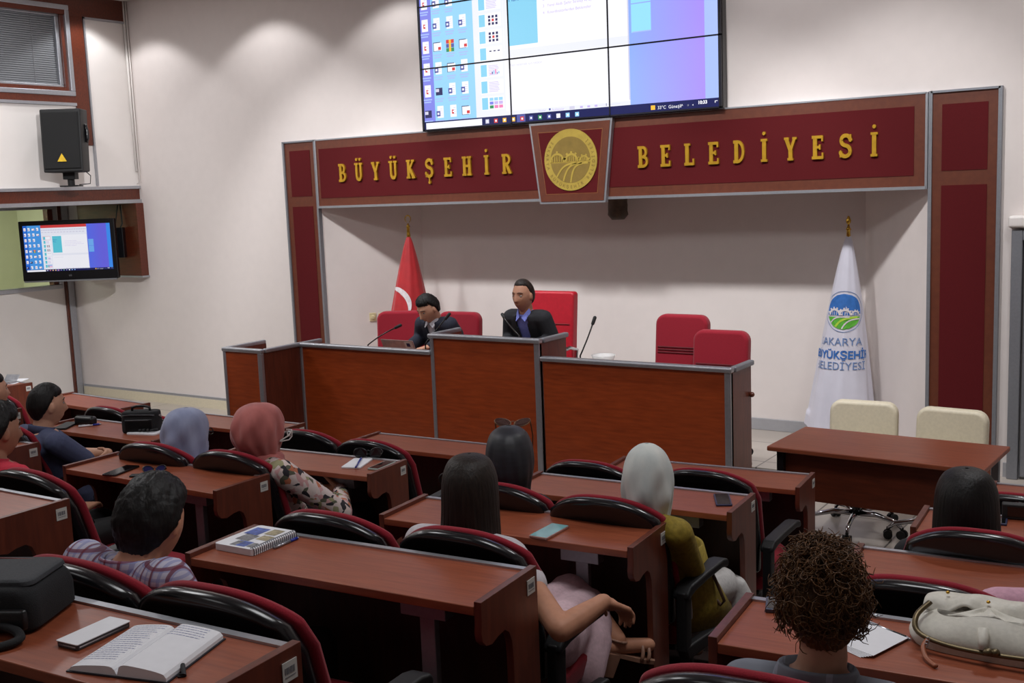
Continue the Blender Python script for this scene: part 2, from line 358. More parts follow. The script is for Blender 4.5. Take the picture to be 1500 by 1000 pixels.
# slab serif letters
def arc(cx_, cy_, rx, ry, a0, a1, n=10): return [(cx_+rx*math.cos(R(a0+(a1-a0)*i/n)), cy_+ry*math.sin(R(a0+(a1-a0)*i/n))) for i in range(n+1)]
T_, H_ = .19, .12
def L(p, t): return (p, t)
GLY = {
 'B': [([(.17, 0), (.17, 1)], T_), ([(0, .06), (.33, .06)]+arc(.33, .28, .23, .22, -90, 90)+[(.2, .5)], .13), ([(0, .94), (.3, .94)]+arc(.3, .72, .21, .22, 90, -90)+[(.2, .5)], .13)],
 'U': [([(.17, 1), (.17, .3)]+arc(.35, .3, .18, .24, 180, 360)+[(.53, .3), (.53, 1)], .15), ([(0, .95), (.32, .95)], .1), ([(.4, .95), (.68, .95)], .1)],
 'Y': [([(.33, 0), (.33, .45)], T_), ([(.1, .97), (.33, .42)], .17), ([(.56, .97), (.33, .42)], .13), ([(0, .95), (.25, .95)], .1), ([(.44, .95), (.66, .95)], .1), ([(.18, .05), (.48, .05)], .1)],
 'K': [([(.16, 0), (.16, 1)], T_), ([(.2, .42), (.55, .96)], .12), ([(.27, .52), (.57, .04)], .18), ([(0, .95), (.32, .95)], .1), ([(0, .05), (.32, .05)], .1), ([(.42, .95), (.66, .95)], .1), ([(.44, .05), (.7, .05)], .1)],
 'S': [([(.54, .70), (.53, .78)]+arc(.3, .74, .22, .2, 15, 180)+arc(.32, .74, .24, .22, 180, 262)+arc(.28, .27, .24, .24, 80, -10)+arc(.28, .26, .24, .2, -10, -165)+[(.05, .28)], .155), ([(.54, .66), (.54, .98)], .07), ([(.05, .02), (.05, .32)], .07)],
 'E': [([(.16, 0), (.16, 1)], T_), ([(0, .06), (.58, .06)], .12), ([(0, .94), (.56, .94)], .12), ([(.16, .51), (.42, .51)], .11), ([(.55, .02), (.55, .27)], .08), ([(.53, .98), (.53, .75)], .08), ([(.41, .4), (.41, .62)], .07)],
 'H': [([(.16, 0), (.16, 1)], T_), ([(.54, 0), (.54, 1)], T_), ([(.16, .5), (.54, .5)], .12)]+[([(a, b), (a+.32, b)], .1) for a in (0, .38) for b in (.05, .95)],
 'I': [([(.17, 0), (.17, 1)], T_), ([(0, .05), (.34, .05)], .1), ([(0, .95), (.34, .95)], .1)],
 'R': [([(.16, 0), (.16, 1)], T_), ([(0, .94), (.32, .94)]+arc(.32, .72, .22, .22, 90, -90)+[(.2, .5)], .13), ([(.32, .5), (.55, .04)], .17), ([(0, .05), (.32, .05)], .1), ([(.46, .05), (.68, .05)], .1)],
 'L': [([(.16, 0), (.16, 1)], T_), ([(0, .95), (.34, .95)], .1), ([(0, .06), (.56, .06)], .12), ([(.53, .02), (.53, .3)], .08)],
 'D': [([(.16, 0), (.16, 1)], T_), ([(0, .06), (.25, .06)]+arc(.25, .5, .29, .44, -90, 90)+[(0, .94)], .13)],
}
def ribbon(pts, t):
    n = len(pts); l = []; r_ = []
    for i in range(n):
        a = Vector(pts[max(i-1, 0)]); b = Vector(pts[min(i+1, n-1)]); d = (b-a).normalized(); nn = Vector((-d.y, d.x))*t/2; p = Vector(pts[i])
        l.append(p+nn); r_.append(p-nn)
    return l, r_
def glyph(mb, ch, ox, oz, h, y0, y1):
    base = {'Ü': 'U', 'Ş': 'S', 'İ': 'I'}.get(ch, ch)
    def put(a, b, d): return (ox+a*h*.86, d, oz+b*h)
    for si, (pts, t) in enumerate(GLY[base]):
        l, r_ = ribbon(pts, t*1.06); y1 = y1-.0007
        for i in range(len(l)-1): mb.prism([l[i], l[i+1], r_[i+1], r_[i]], put, y0, y1)
    dots = {'Ü': [(.2, 1.2), (.5, 1.2)], 'İ': [(.17, 1.24)], 'Ş': [(.29, -.26)]}.get(ch, [])
    for a, b in dots: mb.prism([(a+.085*math.cos(R(k*36)), b+.085*math.sin(R(k*36))) for k in range(10)], put, y0, y1)
    if ch == 'Ş': mb.prism([(.25, -.2), (.33, -.2), (.33, 0), (.25, 0)], put, y0, y1)
GW = {'B': .56, 'Ü': .68, 'Y': .66, 'K': .7, 'Ş': .58, 'S': .58, 'E': .58, 'H': .7, 'İ': .34, 'R': .66, 'L': .56, 'D': .56}
for word, pa, pb, za, zb in (('BÜYÜKŞEHİR', (501.8, 253), (743, 240), 266, 255), ('BELEDİYESİ', (941.7, 231), (1281, 210), 247, 229)):
    a = at(*pa, 1, YW-.06); b = at(*pb, 1, YW-.06)
    h = .168
    for i, ch in enumerate(word):
        x = a.x+(b.x-a.x)*i/(len(word)-1); zc = a.z+(b.z-a.z)*i/(len(word)-1); zc = (a.z+b.z)/2
        mb = MB(); glyph(mb, ch, x-cx-GW[ch]*h*.43, zc-h/2, h, -.054, -.072); mb.obj('letter', GOLD, sg)
# key plate with round emblem
ky = YW-.1
k4 = [at(775, 185, 1, ky), at(897, 172, 1, ky), at(886, 299, 1, ky), at(790, 299, 1, ky)]
kx = sum(p.x for p in k4)/4; ztop, zbot = 2.80, 2.125; wt = (k4[1].x-k4[0].x)/2; wbm = (k4[2].x-k4[3].x)/2
kp = thing('emblem_plate', 'tapered red plate with round gold emblem in the middle of the sign board', 'sign', (kx, YW-.05, 0))
def trap(mb, ins, y0, y1, zt=ztop, zb=zbot):
    f = lambda z: wbm+(wt-wbm)*(z-zbot)/(ztop-zbot)-ins
    mb.prism([(-f(zt-ins), zt-ins), (f(zt-ins), zt-ins), (f(zb+ins), zb+ins), (-f(zb+ins), zb+ins)], lambda a, b, d: (a, d, b), y0, y1); return mb
trap(MB(), 0, 0, -.045).obj('metal_trim', ALU, kp); trap(MB(), .018, -.04, -.05).obj('board', W_BORD, kp)
trap(MB(), .078, -.045, -.0515).obj('inset_trim', mat('bronze_trim', rgb(150, 100, 60), .5, .4), kp); trap(MB(), .083, -.045, -.053).obj('inset', REDP, kp)
ec = at(836.5, 234, 1, ky); er = .253; ex, ez = ec.x-kx, ec.z
em = MB()
def disc(mb, r, y0, y1, n=48, cx_=0, cz_=0): mb.prism([(cx_+r*math.cos(2*math.pi*k/n), cz_+r*math.sin(2*math.pi*k/n)) for k in range(n)], lambda a, b, d: (ex+a, d, ez+b), y0, y1)
def halfdisc(mb, r, z0, z1, y0, y1, n=24):
    pts = []
    a0 = math.asin(max(-1, min(1, z0/r))); a1 = math.asin(max(-1, min(1, z1/r)))
    for k in range(n+1): a = a0+(a1-a0)*k/n; pts.append((r*math.cos(a), r*math.sin(a)))
    for k in range(n+1): a = a1+(a0-a1)*k/n; pts.append((-r*math.cos(a), r*math.sin(a)))
    mb.prism(pts, lambda a, b, d: (ex+a, d, ez+b), y0, y1)
disc(em, er, -.05, -.062)
eo = em.obj('emblem', GOLD2, kp)
ei = MB(); halfdisc(ei, .19, -.012, .189, -.06, -.0635); halfdisc(ei, .19, -.189, -.022, -.06, -.0635)
ei.obj('emblem_recess', GOLD3, kp)
ed = MB()
def arch(mb, c, r, w, y0, y1, fn, bars=4, teeth=5, z0=-.015):
    o_ = arc(c, z0, r, r*1.05, 0, 180, 14); i_ = arc(c, z0, r-w, (r-w)*1.05, 0, 180, 14)
    for k in range(14): mb.prism([o_[k], o_[k+1], i_[k+1], i_[k]], fn, y0, y1)
    for k in range(bars):
        x = c-(r-w)*.8+(r-w)*1.6*k/(bars-1); hh = math.sqrt(max(0, (r-w)**2-(x-c)**2))
        mb.prism([(x-.0035, z0), (x+.0035, z0), (x+.0035, z0+hh), (x-.0035, z0+hh)], fn, y0, y1)
    for k in range(teeth):
        a = R(20+140*k/(teeth-1)); p = Vector((c+r*math.cos(a), z0+r*1.05*math.sin(a))); d = Vector((math.cos(a), math.sin(a))); s_ = Vector((-d.y, d.x))*w*.55
        mb.prism([p+s_, p-s_, p-s_+d*w*.9, p+s_+d*w*.9], fn, y0, y1)
fe = lambda a, b, d: (ex+a, d, ez+b)
arch(ed, -.125, .072, .017, -.062, -.066, fe, 5, 3); arch(ed, .012, .066, .017, -.062, -.066, fe, 5, 5); arch(ed, .132, .046, .013, -.062, -.066, fe, 4, 4)
for (xa, za), (xb, zb_), bend in (((-.13, -.135), (.06, -.028), .03), ((-.07, -.172), (.11, -.028), .04), ((.0, -.186), (.17, -.03), .05)):
    pts = []
    for k in range(11):
        t = k/10; pts.append((xa+(xb-xa)*t-bend*math.sin(math.pi*t)*.7, za+(zb_-za)*t+bend*math.sin(math.pi*t)))
    l, r_ = ribbon(pts, .016)
    for i in range(10): ed.prism([l[i], l[i+1], r_[i+1], r_[i]], fe, -.062, -.066)
ed.obj('emblem_relief', GOLD2, kp)
et = MB(); ring = 'SAKARYA BÜYÜKŞEHİR BELEDİYESİ'
n_ = len(ring)
for i, ch in enumerate(ring):
    if ch == ' ': continue
    a = R(140+(i/(n_-1))*262)   # anticlockwise from the upper left round the bottom
    c_, s_ = math.cos(a), math.sin(a); rad = .222
    def fn(p, q, c_=c_, s_=s_): # letters stand with their feet outward
        tx, tz = -s_, c_; return (ex+c_*(rad-q+.012)+tx*p, -.0645, ez+s_*(rad-q+.012)+tz*p)
    put_text(et, ch, .036, fn, 0, bold=.0006)
et.obj('emblem_lettering', GOLD3, kp)
# carved dark bracket that hangs in the recess behind the plate
cb = MB(); bp = at(898, 312, 1, YB-.25)
for k in range(9):
    t = k/8; z = 2.30-.34*t; rx = .125-.05*t+.012*math.sin(9*t); ry = .11-.05*t+.01*math.sin(7*t)
    if k == 8: rx *= .7; ry *= .7
    if k == 0: pass
    cb.v += []
    if k == 0: rr = []
    rr.append([(bp.x+.04*t*0+rx*math.cos(2*math.pi*j/20)*(1+.06*math.sin(5*j+3*k)), YB-.16+ry*math.sin(2*math.pi*j/20), z) for j in range(20)])
cb.rings(rr); tag(cb.obj('carved_bracket', mat('dark_bronze_wood', rgb(74, 60, 46), .6, var=.3, scale=22, bump=.5), smooth=True), 'carved dark bracket hanging behind the emblem plate', 'bracket')
# ------------------------------------------------------------------ screens
def glow(name, c, s=1.0):
    m, nt, b = newmat(name); b.inputs['Base Color'].default_value = (.01, .01, .01, 1); b.inputs['Roughness'].default_value = .25
    tc = N(nt, 'ShaderNodeTexCoord'); ns = N(nt, 'ShaderNodeTexNoise'); ns.inputs['Scale'].default_value = 3
    mx = N(nt, 'ShaderNodeMix'); mx.data_type = 'RGBA'; mx.inputs[6].default_value = (*c, 1); mx.inputs[7].default_value = (*[x*.96 for x in c], 1)
    nt.links.new(tc.outputs['Object'], ns.inputs['Vector']); nt.links.new(ns.outputs['Fac'], mx.inputs[0]); nt.links.new(mx.outputs[2], b.inputs['Emission Color'])
    b.inputs['Emission Strength'].default_value = s; return m
def glow_grad(name, c1, c2, x0, x1, s=1.0):
    m, nt, b = newmat(name); b.inputs['Base Color'].default_value = (.01, .01, .01, 1)
    tc = N(nt, 'ShaderNodeTexCoord'); sp = N(nt, 'ShaderNodeSeparateXYZ'); mr = N(nt, 'ShaderNodeMapRange'); mr.inputs[1].default_value = x0; mr.inputs[2].default_value = x1
    rp = N(nt, 'ShaderNodeValToRGB'); rp.color_ramp.elements[0].color = (*c1, 1); rp.color_ramp.elements[1].color = (*c2, 1)
    nt.links.new(tc.outputs['Object'], sp.inputs[0]); nt.links.new(sp.outputs['X'], mr.inputs[0]); nt.links.new(mr.outputs[0], rp.inputs[0]); nt.links.new(rp.outputs[0], b.inputs['Emission Color'])
    b.inputs['Emission Strength'].default_value = s; return m
def palette(pre, k, blue):
    g = lambda n, r, gg, b, s=1.0: glow(pre+n, rgb(r, gg, b), s*k)
    return dict(white=g('white', 244, 244, 252), pale=g('pale', 232, 234, 246), sky=g('sky', *(blue[0])), vio=g('violet', *(blue[1])), teal=g('teal', *(blue[2])), lo=g('logo', *(blue[3])), strip=g('strip', *(blue[4])),
                navy=g('navy', 20, 26, 84), dark=g('dark', 40, 40, 90), red=g('red', 206, 60, 60), pink=g('pink', 236, 130, 180), grey=g('grey', 208, 206, 226), lila=g('lilac', 196, 180, 232), ink=g('ink', 84, 90, 160), yel=g('yellow', 250, 190, 60), grn=g('green', 50, 140, 90), txt=g('textblue', 50, 90, 170))
def desktop(W, H, P, grad, big=True):
    """a computer desktop drawn as flat patches; local x 0..W, z 0..H (from the top), facing -y"""
    names = list(P); mats = [P[n] for n in names]+[grad]; mb = MB(); lay = [0]
    def q(x0, y0, x1, y1, c, d=1):
        mb.cur = names.index(c) if c in P else len(names)
        y = -.0006*d; mb.face([(x0*W, y, H-y1*H), (x1*W, y, H-y1*H), (x1*W, y, H-y0*H), (x0*W, y, H-y0*H)])
    def tx(s, x, y, h, c, d=6, align='LEFT', bold=0): put_text(mb, s, h*H, lambda a, b: (x*W+a, -.0006*d, H-y*H+b), names.index(c), align, bold*H)
    q(0, 0, 1, 1, 'sky'); q(0, 0, .047, 1, 'vio', 2); q(.70, 0, 1, 1, 'grad', 2); q(.957, 0, 1, 1, 'strip', 3)
    q(.74, .33, .80, .47, 'lo', 3); q(.74, .475, .80, .61, 'lo', 3); q(.742, .605, .80, .61, 'strip', 4)
    # window of the presentation program
    q(.205, 0, .732, .955, 'white', 4); q(.205, 0, .732, .06, 'red', 5); q(.205, .06, .732, .2, 'pale', 5); q(.205, .2, .315, .935, 'pale', 5)
    for k in range(26): q(.21+.02*k, .09, .223+.02*k, .12, 'grey', 6)
    for k in range(14): q(.21+.036*k, .15, .236+.036*k, .165, 'grey', 6)
    q(.205, .62, .732, .66, 'pale', 5); q(.32, .2, .732, .22, 'pale', 5); q(.205, .934, .732, .955, 'pale', 6)
    q(.316, .22, .329, .62, 'pale', 6); q(.7285, .2, .732, .93, 'grey', 6)
    q(.33, .24, .435, .60, 'teal', 6)
    tx('Eylem', .337, .33, .036, 'txt', 7); tx('Planı', .337, .375, .036, 'txt', 7)
    for k, s in enumerate(('Sakarya Akıllı Şehir Çalışmaları', 'Ulusal Akıllı Şehirler Strateji ve Eylem Planı', 'Yerel Akıllı Şehir Strateji ve Eylem Planı Hazırlığı', 'Koordinatörlerden Beklentiler')):
        tx('%d.  ' % (k+1)+s, .455, .36+.034*k, .021, 'lila', 7)
    tx('Not eklemek için tıklatın', .335, .705, .02, 'grey', 7); tx('Notlar', .43, .951, .016, 'lila', 7); tx('Açıklamalar', .475, .951, .016, 'lila', 7)
    q(.465, .938, .471, .948, 'ink', 7); q(.535, .937, .552, .953, 'grey', 7); q(.655, .937, .6565, .951, 'dark', 8); q(.63, .944, .70, .9455, 'grey', 7)
    for k in range(3): q(.57+.024*k, .94, .579+.024*k, .95, 'lila', 7)
    # slide thumbnails
    for k in range(8):
        y = .245+.0865*k
        q(.226, y, .308, y+.07, 'white', 6); q(.228, y+.004, .25, y+.066, 'teal', 7)
        if k == 0: q(.2235, y-.004, .3095, y+.074, 'red', 5.5)
        if k in (1, 5, 6):
            for j in range(7): q(.256, y+.01+.008*j, .29+.002*(j % 3), y+.013+.008*j, 'lila', 7)
        if k == 2+1 or k == 2:
            for a in range(3):
                for b in range(3): q(.262+.013*a, y+.012+.018*b, .270+.013*a, y+.025+.018*b, 'red' if (a, b) == (1, 1) else 'dark', 7)
        if k == 4:
            for a in range(3): q(.262+.015*a, y+.02, .27+.015*a, y+.026, 'dark', 7)
        if k == 5:
            for a in range(6): q(.262+.006*a, y+.05-.006*(a % 4), .266+.006*a, y+.056, ('pink', 'ink', 'sky')[a % 3], 7.5)
        if k == 7:
            for a in range(3):
                for b in range(3): q(.256+.017*a, y+.006+.02*b, .270+.017*a, y+.022+.02*b, ('sky', 'lila', 'pink')[b] if a else ('sky', 'vio', 'grn')[b], 7.5)
    # icons
    def icon(x, y, kind):
        if kind == 'n': return
        if kind == 'p':
            q(x-.013, y-.03, x+.017, y+.012, 'white', 3); q(x-.015, y-.034, x+.012, y+.014, 'dark', 2.5); q(x+.004, y-.008, x+.015, y+.008, 'red', 4)
        elif kind == 'r':
            for k, c in enumerate(('red', 'ink', 'grn')): q(x-.015, y-.04+.022*k, x+.015, y-.02+.022*k, c, 3)
            q(x-.004, y-.04, x+.004, y+.024, 'yel', 4)
        elif kind == 'd': q(x-.013, y-.025, x+.013, y+.015, 'dark', 3); q(x-.013, y-.02, x+.0, y-.003, 'grey', 4)
        else:
            q(x-.010, y-.045, x+.014, y+.02, 'white', 3)
            for k in range(4): q(x+.001, y-.03+.011*k, x+.011, y-.027+.011*k, 'grey', 4)
            if kind == 'w': q(x-.014, y-.018, x+.001, y+.011, 'ink', 4); q(x-.010, y-.009, x-.003, y+.002, 'white', 5)
            else: q(x-.004, y-.02, x+.004, y+.003, 'red', 4); q(x-.001, y-.013, x+.006, y-.006, 'white', 5)
        for k in range(2): q(x-.017+.003*k, y+.031+.013*k, x+.017-.004*k, y+.038+.013*k, 'strip', 3)
    grid = ['aaaw', 'awpw', 'wwwp', 'awwn', 'awww', 'aprp'.replace('pr', 'pr'), 'awpw', 'adww', 'dwap']
    xs = (.020, .066, .116, .165)
    for r_, row in enumerate(grid):
        y = -.085+.118*r_+.06
        for c, k in zip(xs, row):
            if y > -.0: icon(c, y, k)
    # task bar
    q(0, .955, 1, 1, 'navy', 7); q(.01, .962, .225, 1, 'white', 8)
    for k, c in enumerate(('grey', 'red', 'yel', 'yel', 'red', 'ink', 'grn', 'ink', 'white', 'sky', 'sky')):
        x = .238+.035*k*.9; q(x, .968, x+.013, .99, c, 8); q(x+.004, .974, x+.010, .984, 'white', 9)
    q(.352, .957, .382, 1, 'ink', 7.5); q(.795, .967, .808, .988, 'yel', 8)
    tx('33°C  Güneşli', .815, .987, .022, 'white', 8); tx('^  ▫ ◂', .886, .987, .022, 'white', 8); tx('10:33', .935, .978, .022, 'white', 8, bold=.0008); q(.984, .968, .992, .9705, 'white', 8); q(.984, .968, .986, .978, 'white', 8)
    return mb, mats
VB = ((150, 208, 246), (128, 132, 226), (136, 206, 236), (150, 220, 244), (166, 188, 250))
PV = palette('wall_screen_', 1.15, VB); GV = glow_grad('wall_screen_paper', rgb(140, 178, 250), rgb(168, 142, 250), 2.0, 2.72, 1.1)
ys = 8.0
vx0, vx1 = -6.257, -3.405; vz0 = 2.815; VH = 1.605
vw = thing('video_wall', 'large tiled video wall showing a computer desktop above the sign board', 'screen', (vx0, ys, vz0))
mbd, mts = desktop(vx1-vx0, VH, PV, GV)
mbd.obj('screen_image', mts, vw)
box(-.012, vx1-vx0+.012, .004, .10, -.012, VH+.012).obj('housing', BLKP, vw, bevel=.004)
bz = MB(); W_ = vx1-vx0
for k in range(4): x = W_*k/3; bz.box(x-(.006 if 0 < k < 3 else .012), x+(.006 if 0 < k < 3 else .012), -.009, .02, -.012, VH+.012)
for k in range(4): z = VH*k/3; bz.box(-.012, W_+.012, -.009, .02, z-.006, z+.006)
bz.obj('bezel', mat('navy_bezel', rgb(14, 14, 30), .4), vw)
# small television
TB = ((70, 150, 226), (34, 96, 200), (90, 196, 216), (110, 170, 240), (60, 140, 240))
PT = palette('tv_screen_', .9, TB); GT = glow_grad('tv_screen_paper', rgb(70, 110, 230), rgb(96, 92, 214), .62, .86, .95)
ty_ = 7.55
c4 = [at(34, 325, 1, ty_), at(165, 321, 1, ty_), at(172, 406, 1, ty_), at(38, 410, 1, ty_)]
tc_ = at(101, 366, 1, 7.5); tw = ((c4[1]-c4[0]).length+(c4[2]-c4[3]).length)/2; th = ((c4[3]-c4[0]).length+(c4[2]-c4[1]).length)/2
trz = R(33); tw, th = 1.07, .665
tv = thing('television', 'small black television on a swivel arm below the ledge, showing the same computer desktop', 'television', tuple(tc_), trz)
box(-tw/2, tw/2, -.02, .05, -th/2, th/2).obj('casing', BLKP, tv, bevel=.012)
sw, sh = tw-.10, th-.155
mbd, mts = desktop(sw, sh, PT, GT); so = mbd.obj('screen_image', mts, tv); so.location = (-sw/2, -.0215, -th/2+.105)
lt = MB(); put_text(lt, 'LG', .026, lambda a, b: (a, -.0212, -th/2+.045+b), 0, bold=.0008); lt.obj('logo', INKG, tv)
st_ = MB(); st_.box(-tw/2+.02, tw/2-.02, -.03, -.0, -th/2-.012, -th/2+.004); st_.obj('silver_edge', ALU, tv)
ar = MB(); hq = at(178, 355, 1, YW-.14); Mi = Matrix.Rotation(-trz, 3, 'Z'); hl = Mi @ (hq-tc_)
ar.box(-.12, .12, .05, .075, -.1, .1); ar.tube(smooth([(0, .07, 0), (.12, .12, 0), (hl.x-.12, .14, .0), (hl.x, hl.y, hl.z)]), .028, 8)
ar.obj('swivel_arm', BLKM, tv)
wm = MB(); wm.box(hl.x-.045, hl.x+.045, hl.y-.06, hl.y+.035, hl.z-.17, hl.z+.17, None); wm.obj('wall_mount', BLKP, tv, bevel=.01)
cbp = MB(); q1 = Mi @ (at(176, 300, 1, YW-.115)-tc_); 
cbp.tube([q1, q1.lerp(hl, .5)+Vector((.02, -.01, 0)), hl+Vector((0, -.03, .15))], .008); cbp.tube([q1+Vector((-.03, 0, 0)), q1.lerp(hl, .6)+Vector((-.06, -.02, 0)), hl+Vector((-.16, -.03, .06)), Vector((tw/2-.1, .05, -.02))], .006)
cbp.obj('cable', BLKM, tv, smooth=True)
# loudspeaker on the ledge
sy_ = 7.35; sx_ = XU-.25
sc = at(99, 207, 0, -10.15)
spk = thing('loudspeaker', 'black wedge loudspeaker on a bracket above the ledge', 'loudspeaker', tuple(sc), R(38))
hh = .315
cab = MB(); pr = [(-.2, -.2), (.2, -.2), (.2, .03), (.1, .2), (-.1, .2), (-.2, .03)]
rings = [[(x*.97, y-.02, -hh) for x, y in pr], [(x, y+.03, hh) for x, y in pr]]
cab.rings(rings); cab.obj('cabinet', mat('speaker_black', rgb(13, 13, 15), .6, var=.2, scale=200), spk, bevel=.012)
gr = MB(); gr.rings([[(x, -.222+.045*(z+hh)/(2*hh)+.0, z) for x, z in ((-.18, -hh+.03), (.18, -hh+.03), (.18, hh-.03), (-.18, hh-.03))], [(x, -.232+.05*(z+hh)/(2*hh), z) for x, z in ((-.17, -hh+.04), (.17, -hh+.04), (.17, hh-.04), (-.17, hh-.04))]]); gr.obj('grille', mat('speaker_grille', rgb(10, 10, 11), .8, var=.3, scale=300), spk)
tl = MB(); tl.prism([(-.045, -.21), (.045, -.21), (0, -.13)], lambda a, b, d: (a+.0, d+.045*(b+hh)/(2*hh), b), -.230, -.240); tl.obj('logo', mat('yellow_badge', rgb(220, 180, 40), .4), spk)
hn = MB(); hn.tube([(.202, -.05, .16), (.215, -.05, .10), (.215, -.05, .02), (.202, -.05, -.02)], .02, 8); hn.obj('handle', BLKP, spk, smooth=True)
br_ = MB(); br_.box(-.06, .06, -.06, .06, -hh-.07, -hh+.0); br_.tube([(.0, 0, -hh-.02), (.0, .0, 2.462-sc.z)], .035, 10); br_.box(-.09, .09, -.09, .09, 2.462-sc.z, 2.475-sc.z); br_.obj('bracket', BLKM, spk)
cb2 = MB(); cb2.tube([(.12, .0, -hh+.04), (.2, .0, -hh-.04), (.19, .0, -hh-.12), (.08, 0, 2.48-sc.z)], .005); cb2.obj('cable', BLKM, spk, smooth=True)
# ------------------------------------------------------------------ rostrum
DZ = .30
dais = MB(); dais.prism([(-6.45, 6.58), (-2.76, 6.58), (-2.76, 6.84), (-3.2, 7.9), (-6.45, 7.9)], lambda a, b, d: (a, b, d), 0, DZ)
struct('floor', dais, CARP)
YR = 6.5
def rostrum(x0, x1, zt, depth, label, left=True, right=True, post=(True, True)):
    t = thing('rostrum_desk', label, 'desk', ((x0+x1)/2, YR, 0), 0, 'rostrum desks'); w = (x1-x0)/2
    box(-w, w, 0, .025, 0, zt-.03).obj('front_panel', W_PAN, t)
    for s, on in ((-1, left), (1, right)):
        if on: box(s*w-(.025 if s > 0 else 0), s*w+(0 if s > 0 else .025), .026, depth, .0, zt-.03).obj('side_panel', W_SIDE, t)
    r_ = MB(); r_.box(-w-.012, w+.012, -.03, .03, zt-.035, zt)
    r_.obj('top_rail', ALU, t, bevel=.012, seg=3)
    for s, on in ((-1, left), (1, right)):
        if on: box(s*w-.022, s*w+.022, .031, depth+.01, zt-.035, zt).obj('side_rail', ALUD, t, bevel=.01, seg=3)
    for s, on in ((-1, post[0]), (1, post[1])):
        if on: box(s*w-(.045 if s > 0 else -.0), s*w+(0 if s > 0 else .03), -.012, .03, 0, zt-.034).obj('corner_post', ALU, t, bevel=.006)
    wt = MB(); wt.box(-w+.026, w-.026, .03, .5 if left and not right else depth-.01, zt-.13, zt-.10); wt.obj('worktop', W_TOP, t)
    return t
rostrum(-6.487, -5.128, 1.082, .24, 'low left wing of the panelled rostrum in front of the man with the laptop', True, False, (True, False))
rostrum(-5.122, -4.15, 1.211, .36, 'tall middle section of the panelled rostrum in front of the speaking man', True, True, (True, True))
rostrum(-4.128, -2.718, 1.088, .33, 'low right wing of the panelled rostrum before two empty red chairs', False, True, (False, True))
nb = MB(); nb.ball((-2.705, YR+.31, .86), .018); tag(nb.obj('door_knob', W_RED), 'small dark knob at the right end of the rostrum', 'knob')
# dark board behind the left wing (lectern side) and the speaker's lectern
lx0, lx1, ly0, lz = -6.905, -6.478, 6.062, 1.085
lec = thing('lectern', 'open wooden lectern with grey rails at the left end of the rostrum', 'lectern', ((lx0+lx1)/2, ly0, 0)); w = (lx1-lx0)/2
box(-w, w, 0, .025, 0, lz-.03).obj('front_panel', W_PAN, lec)
box(w-.025, w, .026, .44, 0, lz-.03).obj('side_panel', W_SIDE, lec); box(-w, -w+.025, .026, .44, 0, lz-.03).obj('side_panel', W_SIDE, lec)
box(-w-.014, w+.014, -.02, .03, lz-.035, lz).obj('top_rail', ALU, lec, bevel=.012, seg=3)
for s in (-1, 1): box(s*w-.02, s*w+.02, .031, .45, lz-.035, lz).obj('side_rail', ALU, lec, bevel=.01, seg=3)
box(-w-.008, -w+.02, -.01, .02, 0, lz-.034).obj('corner_post', ALU, lec, bevel=.005); box(w-.035, w+.008, -.012, .02, 0, lz-.034).obj('corner_post', ALU, lec, bevel=.005)
box(-w+.026, w-.026, .03, .40, lz-.16, lz-.13).obj('shelf', W_TOP, lec)
